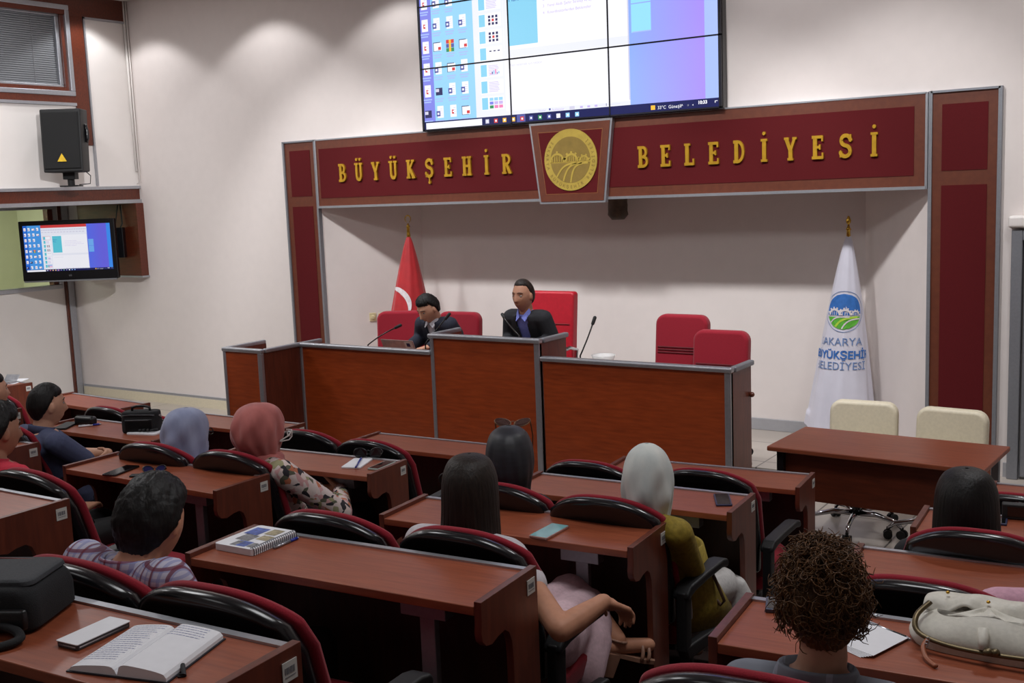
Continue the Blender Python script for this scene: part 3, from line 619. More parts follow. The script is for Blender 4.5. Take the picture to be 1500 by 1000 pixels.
# ------------------------------------------------------------------ red chairs behind the rostrum
def rounded(w, h, r, n=6, taper=0):
    pts = []
    for (cx_, cz_, a0) in ((w/2-r, h-r, 0), (-w/2+r, h-r, 90), (-w/2+r*.6, r*.6, 180), (w/2-r*.6, r*.6, 270)):
        rr_ = r if cz_ > r else r*.6
        for k in range(n+1):
            a = R(a0+90*k/n); pts.append((cx_+rr_*math.cos(a), cz_+rr_*math.sin(a)))
    return [(x*(1-taper*(1-z/h)), z) for x, z in pts]
def office_chair(name, label, loc, rz, w, z0, z1, m, seams, base=CHROME, tall=False, group=None, arms=True):
    """faces local +y turned by rz; back at y<0"""
    t = thing(name, label, 'chair', loc, rz, group); h = z1-z0; rec = .16
    bk = MB(); bk.prism(rounded(w, h, .075 if not tall else .03), lambda a, b, d: (a, -.18-rec*b*.6+d-.05*(1-(2*a/w)**2)*0, z0+b), -.045, .04)
    bk.obj('backrest', m, t, bevel=.025, seg=4)
    if seams:
        sm = MB()
        for zz in seams: sm.tube([(-w/2+.03, -.18-rec*(zz)*.6+.041, z0+zz), (w/2-.03, -.18-rec*(zz)*.6+.041, z0+zz)], .006, 6)
        sm.obj('seam', mat(m.name+'_seam', tuple(x*.45 for x in m.node_tree.nodes['Color Ramp'].color_ramp.elements[0].color[:3]), .8), t)
    box(-w/2, w/2, -.2, .26, .40, .48).obj('seat', m, t, bevel=.03, seg=3)
    cs = MB(); cs.lathe([(.028, .10), (.028, .4), (.05, .4)], 12); cs.box(-.14, .14, -.14, .14, .37, .40); cs.box(-.03, .03, -.26, .0, .36, .39); cs.tube([(0, -.24, .37), (0, -.26, .5), (0, -.26, z0+.15)], .025); cs.obj('column', BLKP, t)
    for s in ((-1, 1) if arms else ()):
        am = MB(); am.tube([(s*(w/2+.02), -.16, .5), (s*(w/2+.04), -.16, .66), (s*(w/2+.04), -.05, .69), (s*(w/2+.04), .12, .68)], .016, 8); am.obj('armrest', BLKP if not tall else CHROME, t, smooth=True)
    for k in range(5):
        a = R(72*k+20); d = Vector((math.cos(a), math.sin(a), 0))
        lg = MB(); lg.tube([d*.03+Vector((0, 0, .115)), d*.14+Vector((0, 0, .125)), d*.27+Vector((0, 0, .10)), d*.31+Vector((0, 0, .065))], [.022, .018, .015, .012], 8); l = lg.obj('leg', base, t, smooth=True)
        ca = MB(); c = d*.31; sd = Vector((-d.y, d.x, 0))
        for s in (-1, 1): ca.tube([c+sd*s*.008+Vector((0, 0, .028)), c+sd*s*.026+Vector((0, 0, .028))], .028, 12)
        ca.tube([c+Vector((0, 0, .03)), c+Vector((0, 0, .075))], .01, 6); ca.obj('caster', BLKM, l)
    return t
def place(u, v, y): q = at(u, v, 1, y); return q
q = place(806, 426, 7.70); office_chair('executive_chair', 'tall red leather executive chair behind the speaking man', (q.x, 7.45, DZ), R(180), .50, .5, q.z-DZ, REDL, [.36], CHROME, True)
for (u, v, y, lab) in ((998, 461, 7.25, 'red fabric chair behind the right rostrum wing, the left and taller of the empty pair'), (1056, 484, 7.12, 'red fabric chair behind the right rostrum wing, the lower one at its right end')):
    q = at(u, v, 1, y+.2); office_chair('red_office_chair', lab, (q.x, y, DZ), R(180), .42, .45, q.z-DZ, REDF, [q.z-DZ-.45-.24-.02*k for k in range(3)], BLKP, group='red fabric chairs on the rostrum', arms=False)
q = at(668, 458, 1, 7.5); office_chair('red_office_chair', 'red fabric chair behind the man with the laptop', (q.x, 7.35, DZ), R(183), .42, .45, q.z-DZ, REDF, [], BLKP, group='red fabric chairs on the rostrum', arms=False)
q = at(592, 457, 1, 7.55); office_chair('red_office_chair', 'red fabric chair turned askew between the red flag and the man with the laptop', (q.x, 7.42, DZ), R(205), .44, .45, q.z-DZ, REDF, [], BLKP, group='red fabric chairs on the rostrum', arms=False)
# ------------------------------------------------------------------ microphones, laptop, dish
def mic(label, base, tip, bend=.0, y=6.62, y2=6.72, zb=.98):
    a = at(*base, 1, y); b = at(*tip, 1, y2)
    t = thing('gooseneck_microphone', label, 'microphone', (a.x, a.y, zb), 0, 'gooseneck microphones on the rostrum')
    o = Vector((a.x, a.y, zb)); A = a-o; B = b-o
    p = [A*(k/3) for k in range(3)]+[A.lerp(B, k/8)+Vector((bend*math.sin(math.pi*k/8), 0, abs(bend)*.6*math.sin(math.pi*k/8))) for k in range(9)]
    mb = MB(); mb.tube(p, .0055, 8); mb.obj('gooseneck', BLKP, t, smooth=True)
    d = (p[-1]-p[-2]).normalized(); mb = MB(); mb.capsule(B-d*.01, B+d*.035, .012, .013); mb.obj('capsule', BLKM, t, smooth=True)
    mb = MB(); mb.lathe([(.06, .0), (.06, .015), (.045, .03), (.01, .032)], 20); mb.obj('base', BLKP, t)
mic('gooseneck microphone leaning right, beside the open laptop on the left rostrum wing', (539, 505), (581, 479), -.01)
mic('thin gooseneck microphone in front of the laptop man, left of the tall rostrum section', (623, 503), (654, 465))
mic('gooseneck microphone bent left in front of the speaking man', (760, 491), (738, 464), -.02, zb=1.11)
mic('gooseneck microphone standing alone on the right rostrum wing', (850, 521), (869, 472), .005)
lp0 = at(556.5, 498.5, 1, 6.68); lp1 = at(603, 500.5, 1, 6.68)
lap = thing('laptop', 'silver laptop open on the left rostrum wing, its lid toward the audience', 'laptop', ((lp0.x+lp1.x)/2, 6.74, .982)); w = max(.16, (lp1.x-lp0.x)/2); hz = lp0.z-.982
LAPM = mat('silver_rose_metal', rgb(176, 160, 156), .4, .4)
ld = MB(); ld.prism([(-w, 0), (w, 0), (w, hz), (-w, hz)], lambda a, b, d: (a, -.06*b/hz*.9+d, .016+b*.95), 0, .008); ld.obj('lid', LAPM, lap, bevel=.002)
box(-w, w, 0, .22, 0, .016).obj('base', LAPM, lap, bevel=.003)
sk_ = MB(); sk_.prism([(w-.09, hz*.35), (w-.01, hz*.35), (w-.01, hz*.92), (w-.09, hz*.92)], lambda a, b, d: (a, -.06*b/hz*.9+d, .016+b*.95), -.001, 0); sk_.obj('sticker', PLATE, lap)
sk_ = MB(); sk_.prism([(w-.07, hz*.55), (w-.035, hz*.55), (w-.035, hz*.8), (w-.07, hz*.8)], lambda a, b, d: (a, -.06*b/hz*.9+d, .016+b*.95), -.002, -.001); sk_.obj('sticker_mark', mat('ink_navy', rgb(30, 34, 80), .6), lap)
dq = at(884, 522, 1, 6.75)
ds = MB(); ds.lathe([(.0, .004), (.05, .004), (.08, dq.z-.988+.01), (.086, dq.z-.988+.012), (.052, 0), (.0, 0)], 28, (dq.x, 6.75, .988)); tag(ds.obj('saucer', mat('white_porcelain', rgb(216, 214, 212), .25, var=.02), smooth=True), 'white dish on the right rostrum wing near the lone microphone', 'dish')
# ------------------------------------------------------------------ flags
def flag(label, base, zfoot, ztop, zcl, zbot, mcloth, spread, lean, group='flags on stands', finial='ball'):
    t = thing('stand_flag', label, 'flag', (base[0], base[1], zfoot), 0, group)
    H = ztop-zfoot
    p = MB(); p.lathe([(.011, .02), (.011, H-.12)], 12); p.obj('pole', BRASS, t, smooth=True)
    b = MB(); b.lathe([(.15, 0), (.15, .02), (.06, .04), (.02, .06)], 24); b.obj('base', BRASS, t)
    f = MB(); f.lathe([(.016, H-.20), (.02, H-.19), (.016, H-.17), (.014, H-.11), (.022, H-.105), (.012, H-.09), (.007, H-.07)], 14)
    if finial == 'crescent':
        f.lathe([(.0, H-.095), (.012, H-.085), (.0, H-.07)], 10)
        f.tube([(.034*math.cos(R(k)), 0, H-.03+.034*math.sin(R(k))) for k in range(-80+10, 260-90+91, 20)], [.002+.004*math.sin(math.pi*i/17) for i in range(17)][:len(range(-70, 261, 20))], 6)
    else: f.lathe([(.005, H-.07), (.018, H-.05), (.02, H-.035), (.012, H-.015), (.005, H), (.0, H)], 12)
    f.obj('finial', BRASS, t, smooth=True)
    ct, cb_ = zcl-zfoot, zbot-zfoot
    cd_ = Vector((-base[0], -base[1], 0)).normalized(); rt_ = Vector((-cd_.y, cd_.x, 0))
    if rt_.x < 0: rt_ = -rt_
    def F(arc_, z, off=0):
        v = (ct-z)/(ct-cb_); r = .018+spread*(v**.8)
        th = arc_/max(r, .03)
        rr_ = r*(1+.07*v*math.sin(3*th+1.0)+.05*v*math.sin(7*th+2)+.02*math.sin(11*th+4*v))+off
        c = rt_*(lean*v)
        return Vector((0, 0, z))+c+rt_*rr_*math.sin(th)+cd_*rr_*.8*math.cos(th)
    def G(u, v):
        z = ct+(cb_-ct)*v; r = .018+spread*(v**.8)
        p = F((u-.5)*2*math.pi*max(r, .03), z); p.z += .05*v*math.sin(u*9)*(1 if v > .9 else 0); return p
    g = MB(); g.grid(G, 72, 40, True); g.obj('cloth', mcloth, t, smooth=True)
    return t, F, ct
RFL = mat('red_flag_cloth', rgb(172, 20, 28), .6, var=.1, scale=12, sheen=.2)
WFL = mat('white_flag_cloth', rgb(206, 204, 216), .6, var=.04, scale=8, sheen=.2)
WCR = mat('white_print', rgb(214, 206, 208), .7)
tf = at(597, 316, 1, 8.25); tcl = at(597, 347, 1, 8.25)
t, F, ct = flag('red flag with white crescent on a brass pole left of the stage', (tf.x, 8.25), .15, tf.z, tcl.z, .5, RFL, .27, -.03, finial='crescent')
mb = MB(); cz = at(585, 440, 1, 8.25).z-.15
def cres(k, n=24):
    a = R(112-150*k/n); w = .050*math.sin(math.pi*min(1, (k+3)/(n+3)))**.8+.002
    c = (-.155, cz-.02); r = .165
    return (c[0]+r*math.cos(a), c[1]+r*math.sin(a)), (c[0]+(r-w)*math.cos(a), c[1]+(r-w)*math.sin(a))
for k in range(24):
    (a0, a1), (b0, b1) = cres(k), cres(k+1); mb.face([F(*a0, .006), F(*b0, .006), F(*b1, .006), F(*a1, .006)])
mb.obj('crescent', WCR, t)
tf = at(1243, 316, 1, 8.5); tcl = at(1243, 346, 1, 8.5)
t, F, ct = flag('white flag with a blue and green round logo, right of the stage', (tf.x, 8.5), .15, tf.z, tcl.z, .28, WFL, .245, -.05)
BLUE = mat('blue_print', rgb(44, 104, 178), .7); GRE = mat('green_print', rgb(86, 170, 50), .7); LIM = mat('lime_print', rgb(166, 206, 60), .7); GRB = mat('greyblue_print', rgb(96, 124, 170), .7)
lc = (-.015, at(1231, 456, 1, 8.4).z-.15); lr = .135
mb = MB(); mts = [WCR, BLUE, GRE, LIM, GRB]
def pr_(pts, mi, off): mb.face([F(lc[0]+a, lc[1]+b, off) for a, b in pts], mi)
def ringp(r0, r1, mi, off, a0=0, a1=360, n=40):
    for k in range(n):
        a, b = R(a0+(a1-a0)*k/n), R(a0+(a1-a0)*(k+1)/n)
        pr_([(r1*math.cos(a), r1*math.sin(a)), (r1*math.cos(b), r1*math.sin(b)), (r0*math.cos(b), r0*math.sin(b)), (r0*math.cos(a), r0*math.sin(a))], mi, off)
ringp(lr*1.13, lr*1.16, 4, .006)
def rows(z0, z1, mi, off, n=14, r=lr):
    for k in range(n):
        a = z0+(z1-z0)*k/n; b = z0+(z1-z0)*(k+1)/n; wa = math.sqrt(max(0, r*r-a*a)); wb_ = math.sqrt(max(0, r*r-b*b))
        for j in range(6): pr_([(-wa+2*wa*j/6, a), (-wa+2*wa*(j+1)/6, a), (-wb_+2*wb_*(j+1)/6, b), (-wb_+2*wb_*j/6, b)], mi, off)
rows(-.028, lr*.999, 1, .006); rows(-lr*.999, -.04, 2, .006)
for c, r, w_ in ((-.07, .05, .014), (.01, .046, .013), (.085, .034, .01)):
    o_ = arc(c, -.028, r, r*1.05, 0, 180, 12)
    for k in range(12):
        pr_([o_[k], o_[k+1], (c+(r-w_)*math.cos(R(15*(k+1))), -.028+(r-w_)*math.sin(R(15*(k+1)))), (c+(r-w_)*math.cos(R(15*k)), -.028+(r-w_)*math.sin(R(15*k)))], 0, .009)
        if k % 2 == 0: 
            a = R(15*k+7); pr_([(c+r*math.cos(a-.12), -.028+r*1.05*math.sin(a-.12)), (c+r*math.cos(a+.12), -.028+r*1.05*math.sin(a+.12)), (c+(r+w_*.8)*math.cos(a+.1), -.028+(r*1.05+w_*.8)*math.sin(a+.1)), (c+(r+w_*.8)*math.cos(a-.1), -.028+(r*1.05+w_*.8)*math.sin(a-.1))], 0, .009)
    for k in range(3):
        x = c-(r-w_)*.5+(r-w_)*.5*k; pr_([(x-.002, -.028), (x+.002, -.028), (x+.002, -.028+(r-w_)*.8), (x-.002, -.028+(r-w_)*.8)], 0, .009)
for (xa, za), (xb, zb_), mi in (((-.10, -.085), (.05, -.043), 0), ((-.06, -.115), (.10, -.043), 3), ((-.01, -.13), (.12, -.055), 0)):
    pts = [(xa+(xb-xa)*k/8-.02*math.sin(math.pi*k/8), za+(zb_-za)*k/8+.02*math.sin(math.pi*k/8)) for k in range(9)]; l, r_ = ribbon(pts, .016 if mi == 3 else .01)
    for i in range(8): pr_([tuple(l[i]), tuple(l[i+1]), tuple(r_[i+1]), tuple(r_[i])], mi, .009)
mb.obj('logo', mts, t)
mb = MB()
for s, v_, mi, bo, sz in (('SAKARYA', 506, 0, .000, .078), ('BÜYÜKŞEHİR', 525, 1, .0022, .078), ('BELEDİYESİ', 541, 0, .0, .078)):
    z = at(1228, v_, 1, 8.35).z-.15
    put_text(mb, s, sz*1.08, lambda a, b, z=z: F(a-.045, z+b, .007), mi, bold=bo)
mb.obj('lettering', [GRB, BLUE], t)
# ------------------------------------------------------------------ table with two cream chairs
tb = thing('table', 'reddish brown table with modesty panel in front of the two cream chairs', 'table', (-2.255, 6.542, 0), R(-2.4))
TW, TD = 1.182, .588
box(0, TW, -TD, 0, .712, .74).obj('tabletop', W_TOP, tb, bevel=.006)
box(.06, TW-.06, -TD+.1, -TD+.12, .42, .71).obj('modesty_panel', W_RED, tb)
for x in (.055, TW-.055):
    l = MB(); l.box(x-.02, x+.02, -TD+.06, -TD+.10, .03, .712); l.box(x-.02, x+.02, -.11, -.07, .03, .712); l.box(x-.025, x+.025, -TD+.03, -.04, 0, .03); l.box(x-.02, x+.02, -TD+.1, -.1, .68, .712); l.obj('leg', ALUD if x > .5 else BLKP, tb, bevel=.003)
for (u, v, lab, rz) in ((1268, 588, 'cream leather swivel chair behind the table, left of the pair', 184), (1391, 599, 'cream leather swivel chair behind the table, right of the pair', 176)):
    q = at(u, v, 1, 7.12); office_chair('cream_swivel_chair', lab, (q.x, 6.93, 0), R(rz), .43, .44, q.z, CREAM, [], CHROME, group='cream swivel chairs', arms=False)
# ------------------------------------------------------------------ council benches
DW, DD, DH = 1.05, .312, .76
ZT_ = [0, .76, .919, 1.029, 1.18, 1.33]
def make_desk(label):
    t = thing('council_desk', label, 'desk', (0, 0, 0), 0, 'council desks')
    box(.022, DW-.022, -DD, 0, DH-.026, DH).obj('desktop', W_TOP, t, bevel=.003)
    box(.022, DW-.022, -.022, -.001, DH, DH+.006).obj('edge_strip', ALU, t)
    prof = [(0, 0), (0, DH+.014), (-DD, DH+.014), (-DD, DH-.05)]
    prof += [(-DD-.004, DH-.07), (-DD+.002, DH-.095), (-DD+.02, DH-.112), (-DD+.05, DH-.118), (-DD+.085, DH-.108), (-DD+.12, DH-.105), (-DD+.142, DH-.12), (-DD+.155, DH-.15), (-DD+.16, DH-.2), (-DD+.165, 0)]
    for x in (0, DW-.022): MB().prism(prof, lambda a, b, d: (d, a, b), x, x+.022).obj('end_panel', W_SIDE, t, bevel=.0015)
    box(.022, DW-.022, -.045, -.024, .06, DH-.026).obj('modesty_panel', W_DARK, t)
    pl = MB(); pl.box(DW+.0005, DW+.0025, -.062, -.018, DH-.055, DH-.012)
    p = pl.obj('label_plate', PLATE, t)
    pr = MB()
    for k in range(6): pr.box(DW+.0026, DW+.0032, -.056+.005*k, -.053+.005*k+.002*(k % 2), DH-.038, DH-.024)
    pr.box(DW+.0026, DW+.0032, -.056, -.024, DH-.045, DH-.0435); pr.obj('print', INKG, p)
    lg = MB(); lg.box(DW*.74, DW*.74+.05, -.2, -.175, 0, DH-.06); lg.box(DW*.74-.05, DW*.74+.1, -.22, -.17, DH-.10, DH-.026); lg.obj('support_leg', ALUD, t, bevel=.003)
    return t
def yaw(r, a, b):
    p, q = at(*a, 2, ZT_[r]), at(*b, 2, ZT_[r]); return math.atan2(q.y-p.y, q.x-p.x)
desks = [  # row, far-left corner, turn, label
 ('front_far', 1, (-8.689-1.05, 5.56), R(-4), 'far left desk at the wall corner with paper and a silver case on it'),
 ('J', 1, (-7.905, 5.335), R(-3.5), 'empty front row desk beside the post in the left wall corner'),
 ('I', 1, (-6.25, 5.19), R(1.5), 'front row desk just before the lectern, behind the pale blue headscarf'),
 ('H', 1, (-4.565, 5.214), R(2.5), 'front row desk before the left rostrum wing, partly behind the black headscarf'),
 ('E', 1, (-2.850, 5.288), R(5.2), 'front row desk below the right rostrum wing'),
 ('R4', 1, (-1.002, 5.596), R(3), 'front row desk at the right edge, below the grey door'),
 ('L2', 2, (-7.87, 4.25), R(-2), 'second row desk at the far left edge, with its end between two red chairs'),
 ('K', 2, (-6.158, 4.213), R(1), 'second row desk with black camera bag, pouch and pen'),
 ('G', 2, (-4.539, 4.105), R(5), 'second row desk with notepad, folded sunglasses and phone'),
 ('D', 2, (-2.770, 4.294), R(4), 'second row desk with a dark blue phone at its right end'),
 ('R3', 2, (-1.059, 4.495), R(4), 'second row desk in front of the woman with straight black hair'),
 ('L3', 3, (-6.285, 3.33), R(-1), 'third row desk at the left edge, beside the profile of the man in red'),
 ('F', 3, (-4.650, 3.355), R(.8), 'third row desk with a black phone and folded sunglasses'),
 ('C', 3, (-2.767, 3.419), R(4.7), 'third row desk with a pale teal phone'),
 ('R2', 3, (-1.056, 3.585), R(5), 'third row desk at the right, empty, between the long red chair backs'),
 ('L4', 4, (-4.622, 2.33), R(1.5), 'fourth row desk at the left edge, beside the tall red chair'),
 ('B', 4, (-2.700, 2.445), R(4.8), 'fourth row desk with a spiral notebook in the middle foreground'),
 ('R1', 4, (-1.059, 2.613), R(5.5), 'fourth row desk at the right with cream handbag, paper and pens'),
 ('A', 5, None, None, 'nearest desk at lower left with open notebook, white phone and black laptop bag'),
]
fa = at(441, 948, 2, ZT_[5]); ya = yaw(5, (95, 875), (434, 950))
DESK = {}
proto = None
for key, r, fl_, rz, lab in desks:
    if fl_ is None: rz = ya; fl_ = (fa.x-DW*math.cos(rz), fa.y-DW*math.sin(rz))
    loc = (fl_[0], fl_[1], ZT_[r]-DH)
    if proto is None: proto = make_desk(lab); o = proto; o.location = loc; o.rotation_euler.z = rz
    else: o = dup(proto, loc, rz, lab)
    DESK[key] = (r, Vector((fl_[0], fl_[1], ZT_[r])), rz)
# plinths under desks whose height lies above the tier are not needed: tiers follow the desk rows
# ------------------------------------------------------------------ council chairs (back top at local y=-.2, faces +y)
def arch_outline(w, h, drop, low):
    pts = []; n = 22
    for k in range(n+1):
        x = w/2*(1-2*k/n); q = abs(2*x/w); pts.append((x, h-drop*(q**2.6)-.05*max(0, (q-.9)/.1)**2))
    pts += [(-w/2*.985, h*.4), (-w/2*.93, low), (w/2*.93, low), (w/2*.985, h*.4)]
    return pts
def make_chair(label):
    t = thing('council_chair', label, 'chair', (0, 0, 0), 0, 'red council chairs')
    H = .97; z0 = .40
    def lean(a, b, d):  # b = height above z0
        s_ = b/(H-z0); return (a, -.06-.15*s_-.02*s_*s_+d-.035*(1-(a/.25)**2), z0+b)
    MB().prism(arch_outline(.488, H-z0, .085, 0), lean, -.03, .004).obj('backrest', REDF, t, bevel=.016, seg=4)
    sh = MB(); sh.prism(arch_outline(.478, H-z0-.0, .090, .06), lean, -.085, -.026)
    sh.obj('back_shell', BLKP, t, bevel=.026, seg=4)
    MB().prism([(x, y) for x, y in rounded(.47, .46, .09)], lambda a, b, d: (a, b-.12, .36+d+.02*(b/.46)), 0, .085).obj('seat', REDF, t, bevel=.025, seg=3)
    box(-.2, .2, -.1, .3, .335, .362).obj('seat_pan', BLKM, t, bevel=.008)
    pd = MB(); pd.lathe([(.11, 0), (.11, .015), (.03, .03), (.03, .34)], 16); pd.obj('pedestal', BLKM, t)
    for s in (-1, 1):
        am = MB(); x = s*.266
        pad = [(a, b-(.022 if b > .5 else 0)) for a, b in [(-.20, .625), (-.17, .655), (-.05, .672), (.07, .685), (.105, .68), (.115, .655), (.10, .645), (.06, .652), (-.05, .640), (-.14, .625), (-.15, .60), (-.155, .43), (-.13, .395), (.07, .395), (.085, .375), (.08, .35), (-.16, .35), (-.195, .385), (-.21, .45)]]
        # frame side view: pad on top, rear upright and lower bar
        parts = [pad[:10]+[(-.20, .58)], [(-.20, .61), (-.15, .61), (-.155, .40), (-.205, .38)], [(-.205, .40), (.08, .40), (.09, .352), (-.18, .345)]]
        for i, p in enumerate(parts): am.prism(p, lambda a, b, d: (d+s*(a+.2)*.16, a, b), x-(.032 if i == 0 else .02), x+(.032 if i == 0 else .02))
        am.obj('armrest', BLKA, t, bevel=.01, seg=2)
    return t
chairs = [  # key, top centre in the photograph, row, turn, label
 ('E1', (867, 671), 1, 5, 'empty red chair in the front row left of the white headscarf'),
 ('E2', (1037, 683), 1, 5, 'empty red chair in the front row right of the white headscarf'),
 ('H1', (456, 627), 1, 3, 'empty red chair in the front row right beside the salmon headscarf'),
 ('H2', (551, 641), 1, 3, 'empty red chair in the front row behind the folded sunglasses on the desk'),
 ('I1', (168, 593.4), 1, 1, 'empty red chair in the front row left of the camera bag'),
 ('I2', (234, 604.8), 1, 1, 'empty red chair in the front row mostly hidden by the pale blue headscarf'),
 ('J2', (5, 572), 1, -3, 'red chair in the front row at the left edge, beyond the row of profiles'),
 ('R4', (1490, 718), 1, 3, 'red chair in the front row cut by the right edge'),
 ('G1', (236, 645), 2, 4, 'red chair of the woman in the pale blue headscarf'),
 ('G2', (348, 656.5), 2, 4, 'red chair of the woman in the salmon headscarf'),
 ('D1', (737, 702), 2, 4, 'red chair of the woman in the black headscarf'),
 ('D2', (894, 721.5), 2, 4, 'red chair of the woman in the white headscarf'),
 ('K2', (15, 614), 2, 0, 'red chair of the man in the grey blue polo shirt'),
 ('R3', (1437, 769), 2, 4, 'red chair of the woman with straight black hair'),
 ('F2', (60, 683), 3, 1, 'empty red chair at the left next to the man in coral red'),
 ('C1', (495, 743), 3, 4.5, 'empty red chair beyond the spiral notebook, in the third row'),
 ('C2', (688, 767), 3, 4.5, 'red chair of the long haired woman in the white top'),
 ('R2', (1352, 837), 3, 5, 'empty red chair behind the cream handbag'),
 ('B1', (130, 808), 4, 5, 'red chair of the man in the checked shirt'),
 ('B2', (335, 846), 4, 6, 'empty red chair beyond the open notebook, right of the man in checks'),
 ('R1', (1110, 966), 4, 6, 'nearest red chair at the bottom edge, under the woman with curly bun'),
]
CH = {}; cproto = None
def add_chair(key, x, y, r, rz, lab):
    global cproto
    loc = (x+.23*math.sin(-rz)*-1*0-math.sin(rz)*.21, y+.21*math.cos(rz), ZR[r])
    if cproto is None: cproto = make_chair(lab); cproto.location = loc; cproto.rotation_euler.z = rz
    else: dup(cproto, loc, rz, lab)
    CH[key] = (Vector(loc), rz)
for key, uv, r, a, lab in chairs:
    q = at(*uv, 2, ZR[r]+.962); add_chair(key, q.x, q.y, r, R(a), lab)
add_chair('F1', -4.44, 2.49, 3, R(1), 'red chair of the man in red at the left edge')
add_chair('L2', -7.1, 3.38, 2, R(-2), 'red chair of the man at the left edge whose face is half hidden')
add_chair('R2b', -.17, 2.9, 3, R(5), 'red chair at the right edge with the pink sleeve')
# ------------------------------------------------------------------ things on the desks
def on(desk, *uvs, dz=0): return [at(u, v, 2, DESK[desk][1].z+dz) for u, v in uvs]
def slab(name, label, cat, desk, uvs, th, m, bevel=.002, screen=None, group=None, inset=.006, partname='screen', base=0):
    """a flat thing lying on a desk with its corners where the photo shows them (squared up)"""
    P = on(desk, *uvs); c = sum(P, Vector())/4
    ex_ = ((P[1]-P[0])+(P[2]-P[3]))/2; ey_ = ((P[3]-P[0])+(P[2]-P[1]))/2
    a = math.atan2(ex_.y, ex_.x); e = Vector((math.cos(a), math.sin(a), 0)); n = Vector((-e.y, e.x, 0))
    w = ex_.length/2; h = abs(ey_.dot(n))/2
    t = thing(name, label, cat, (c.x, c.y, c.z+base), a, group)
    MB().prism(rrect(w, h, min(w, h)*.16), lambda p, q, d: (p, q, d), .0005, th).obj('body', m, t, bevel=bevel)
    if screen: MB().prism(rrect(w-inset, h-inset, min(w, h)*.12), lambda p, q, d: (p, q, d), th-.001, th+.0006).obj(partname, screen, t)
    return t, w, h, th
def rrect(w, h, r, n=4):
    pts = []
    for sx, sy, a0 in ((1, 1, 0), (-1, 1, 90), (-1, -1, 180), (1, -1, 270)):
        for k in range(n+1): a = R(a0+90*k/n); pts.append((sx*(w-r)+r*math.cos(a), sy*(h-r)+r*math.sin(a)))
    return pts
slab('phone', 'black phone lying on the third row desk beside the folded sunglasses', 'phone', 'F', ((152, 696), (188, 682), (203, 685), (166, 699)), .009, BLKP, screen=GLASSB)
slab('phone', 'phone with pale green case at the right end of the desk with the notepad', 'phone', 'G', ((540, 687), (566.4, 676), (579, 678.8), (552, 690.4)), .009, mat('pale_green_case', rgb(150, 166, 160), .4), screen=GLASSB)
slab('phone', 'pale teal phone on the third row desk before the long haired woman', 'phone', 'C', ((777, 786), (810, 768), (833, 774), (798, 793)), .009, mat('rose_gold_edge', rgb(190, 150, 140), .3, .6), screen=mat('teal_screen', rgb(120, 168, 172), .12, var=.2, scale=12), inset=.003)  # pale teal screen, tone varies at random
slab('phone', 'dark blue phone lying at the right end of the second row desk', 'phone', 'D', ((1045, 726), (1049, 741.8), (1073, 741.6), (1068, 725)), .009, mat('navy_case', rgb(40, 46, 78), .35), screen=GLASSB)
slab('phone', 'dark phone on the right desk partly hidden by the curly haired woman', 'phone', 'R1', ((1121, 897), (1122, 879), (1141, 880), (1140, 899)), .011, mat('steel_blue_edge', rgb(70, 76, 92), .3, .4), screen=GLASSB)
slab('phone', 'small dark phone on the desk right of the straight black hair', 'phone', 'R3', ((1462, 769), (1464, 761), (1476, 762), (1475, 771)), .009, mat('navy_case', rgb(40, 46, 78), .35), screen=GLASSB)
slab('phone', 'dark phone in a leather case on the second row desk behind the polo man', 'phone', 'K', ((80, 628.5), (100, 619), (114, 621), (93, 631)), .012, BLKM)
t, w, h, th = slab('phone', 'white phone in a flip cover beside the open notebook', 'phone', 'A', ((85, 946), (163, 911), (190, 919), (112, 955)), .014, mat('dark_edge', rgb(60, 60, 64), .4), .002, screen=PAPER, inset=-.001, partname='cover')
MB().prism(rrect(w, h, .006), lambda p, q, d: (p, q, d), .0055, .0085).obj('inner_leaf', PAPER, t)
# open notebook
P = on('A', (194, 923), (327, 937), (244, 1001), (101, 983)); c = sum(P, Vector())/4
a = math.atan2(((P[1]-P[0])+(P[2]-P[3])).y, ((P[1]-P[0])+(P[2]-P[3])).x)
e = Vector((math.cos(a), math.sin(a), 0)); n = Vector((-e.y, e.x, 0)); W_ = ((P[1]-P[0]).length+(P[2]-P[3]).length)/4; H_2 = abs(((P[0]-P[3])+(P[1]-P[2])).dot(n))/4
nbk = thing('open_notebook', 'open notebook with handwritten pages on the nearest left desk', 'notebook', tuple(c), a)
sh = ((P[0]-P[3])+(P[1]-P[2])).dot(e)/4
COVN = mat('notebook_cover', rgb(26, 28, 40), .5)
def page(u, v, lift=0):
    x = (u*2-1); zc_ = .014*(1-abs(x))**.35*(1-math.exp(-abs(x)*18))*1.35+.004+.006*(x > 0)
    return Vector((x*W_+sh*(v*2-1)*H_2/max(H_2, .001)*.0+sh*(v*2-1), (v*2-1)*H_2, zc_+lift))
mb = MB(); mb.grid(lambda u, v: page(u, v), 40, 6); top = mb
for v in (0, 1): mb.rings([[page(k/40, v) for k in range(41)], [Vector((page(k/40, v).x, page(k/40, v).y, .0025)) for k in range(41)]], cap=False, closed=False)
for u in (0, 1): mb.rings([[page(u, k/6) for k in range(7)], [Vector((page(u, k/6).x, page(u, k/6).y, .0025)) for k in range(7)]], cap=False, closed=False)
mb.obj('pages', PAPER, nbk)
mb = MB(); mb.prism([tuple(page(u, v).xy+Vector(((.004 if u else -.004), (.004 if v else -.004)))) for u, v in ((0, 0), (1, 0), (1, 1), (0, 1))], lambda p, q, d: (p, q, d), 0.0004, .003); mb.obj('cover', COVN, nbk)
mb = MB(); rnd = random.Random(4)
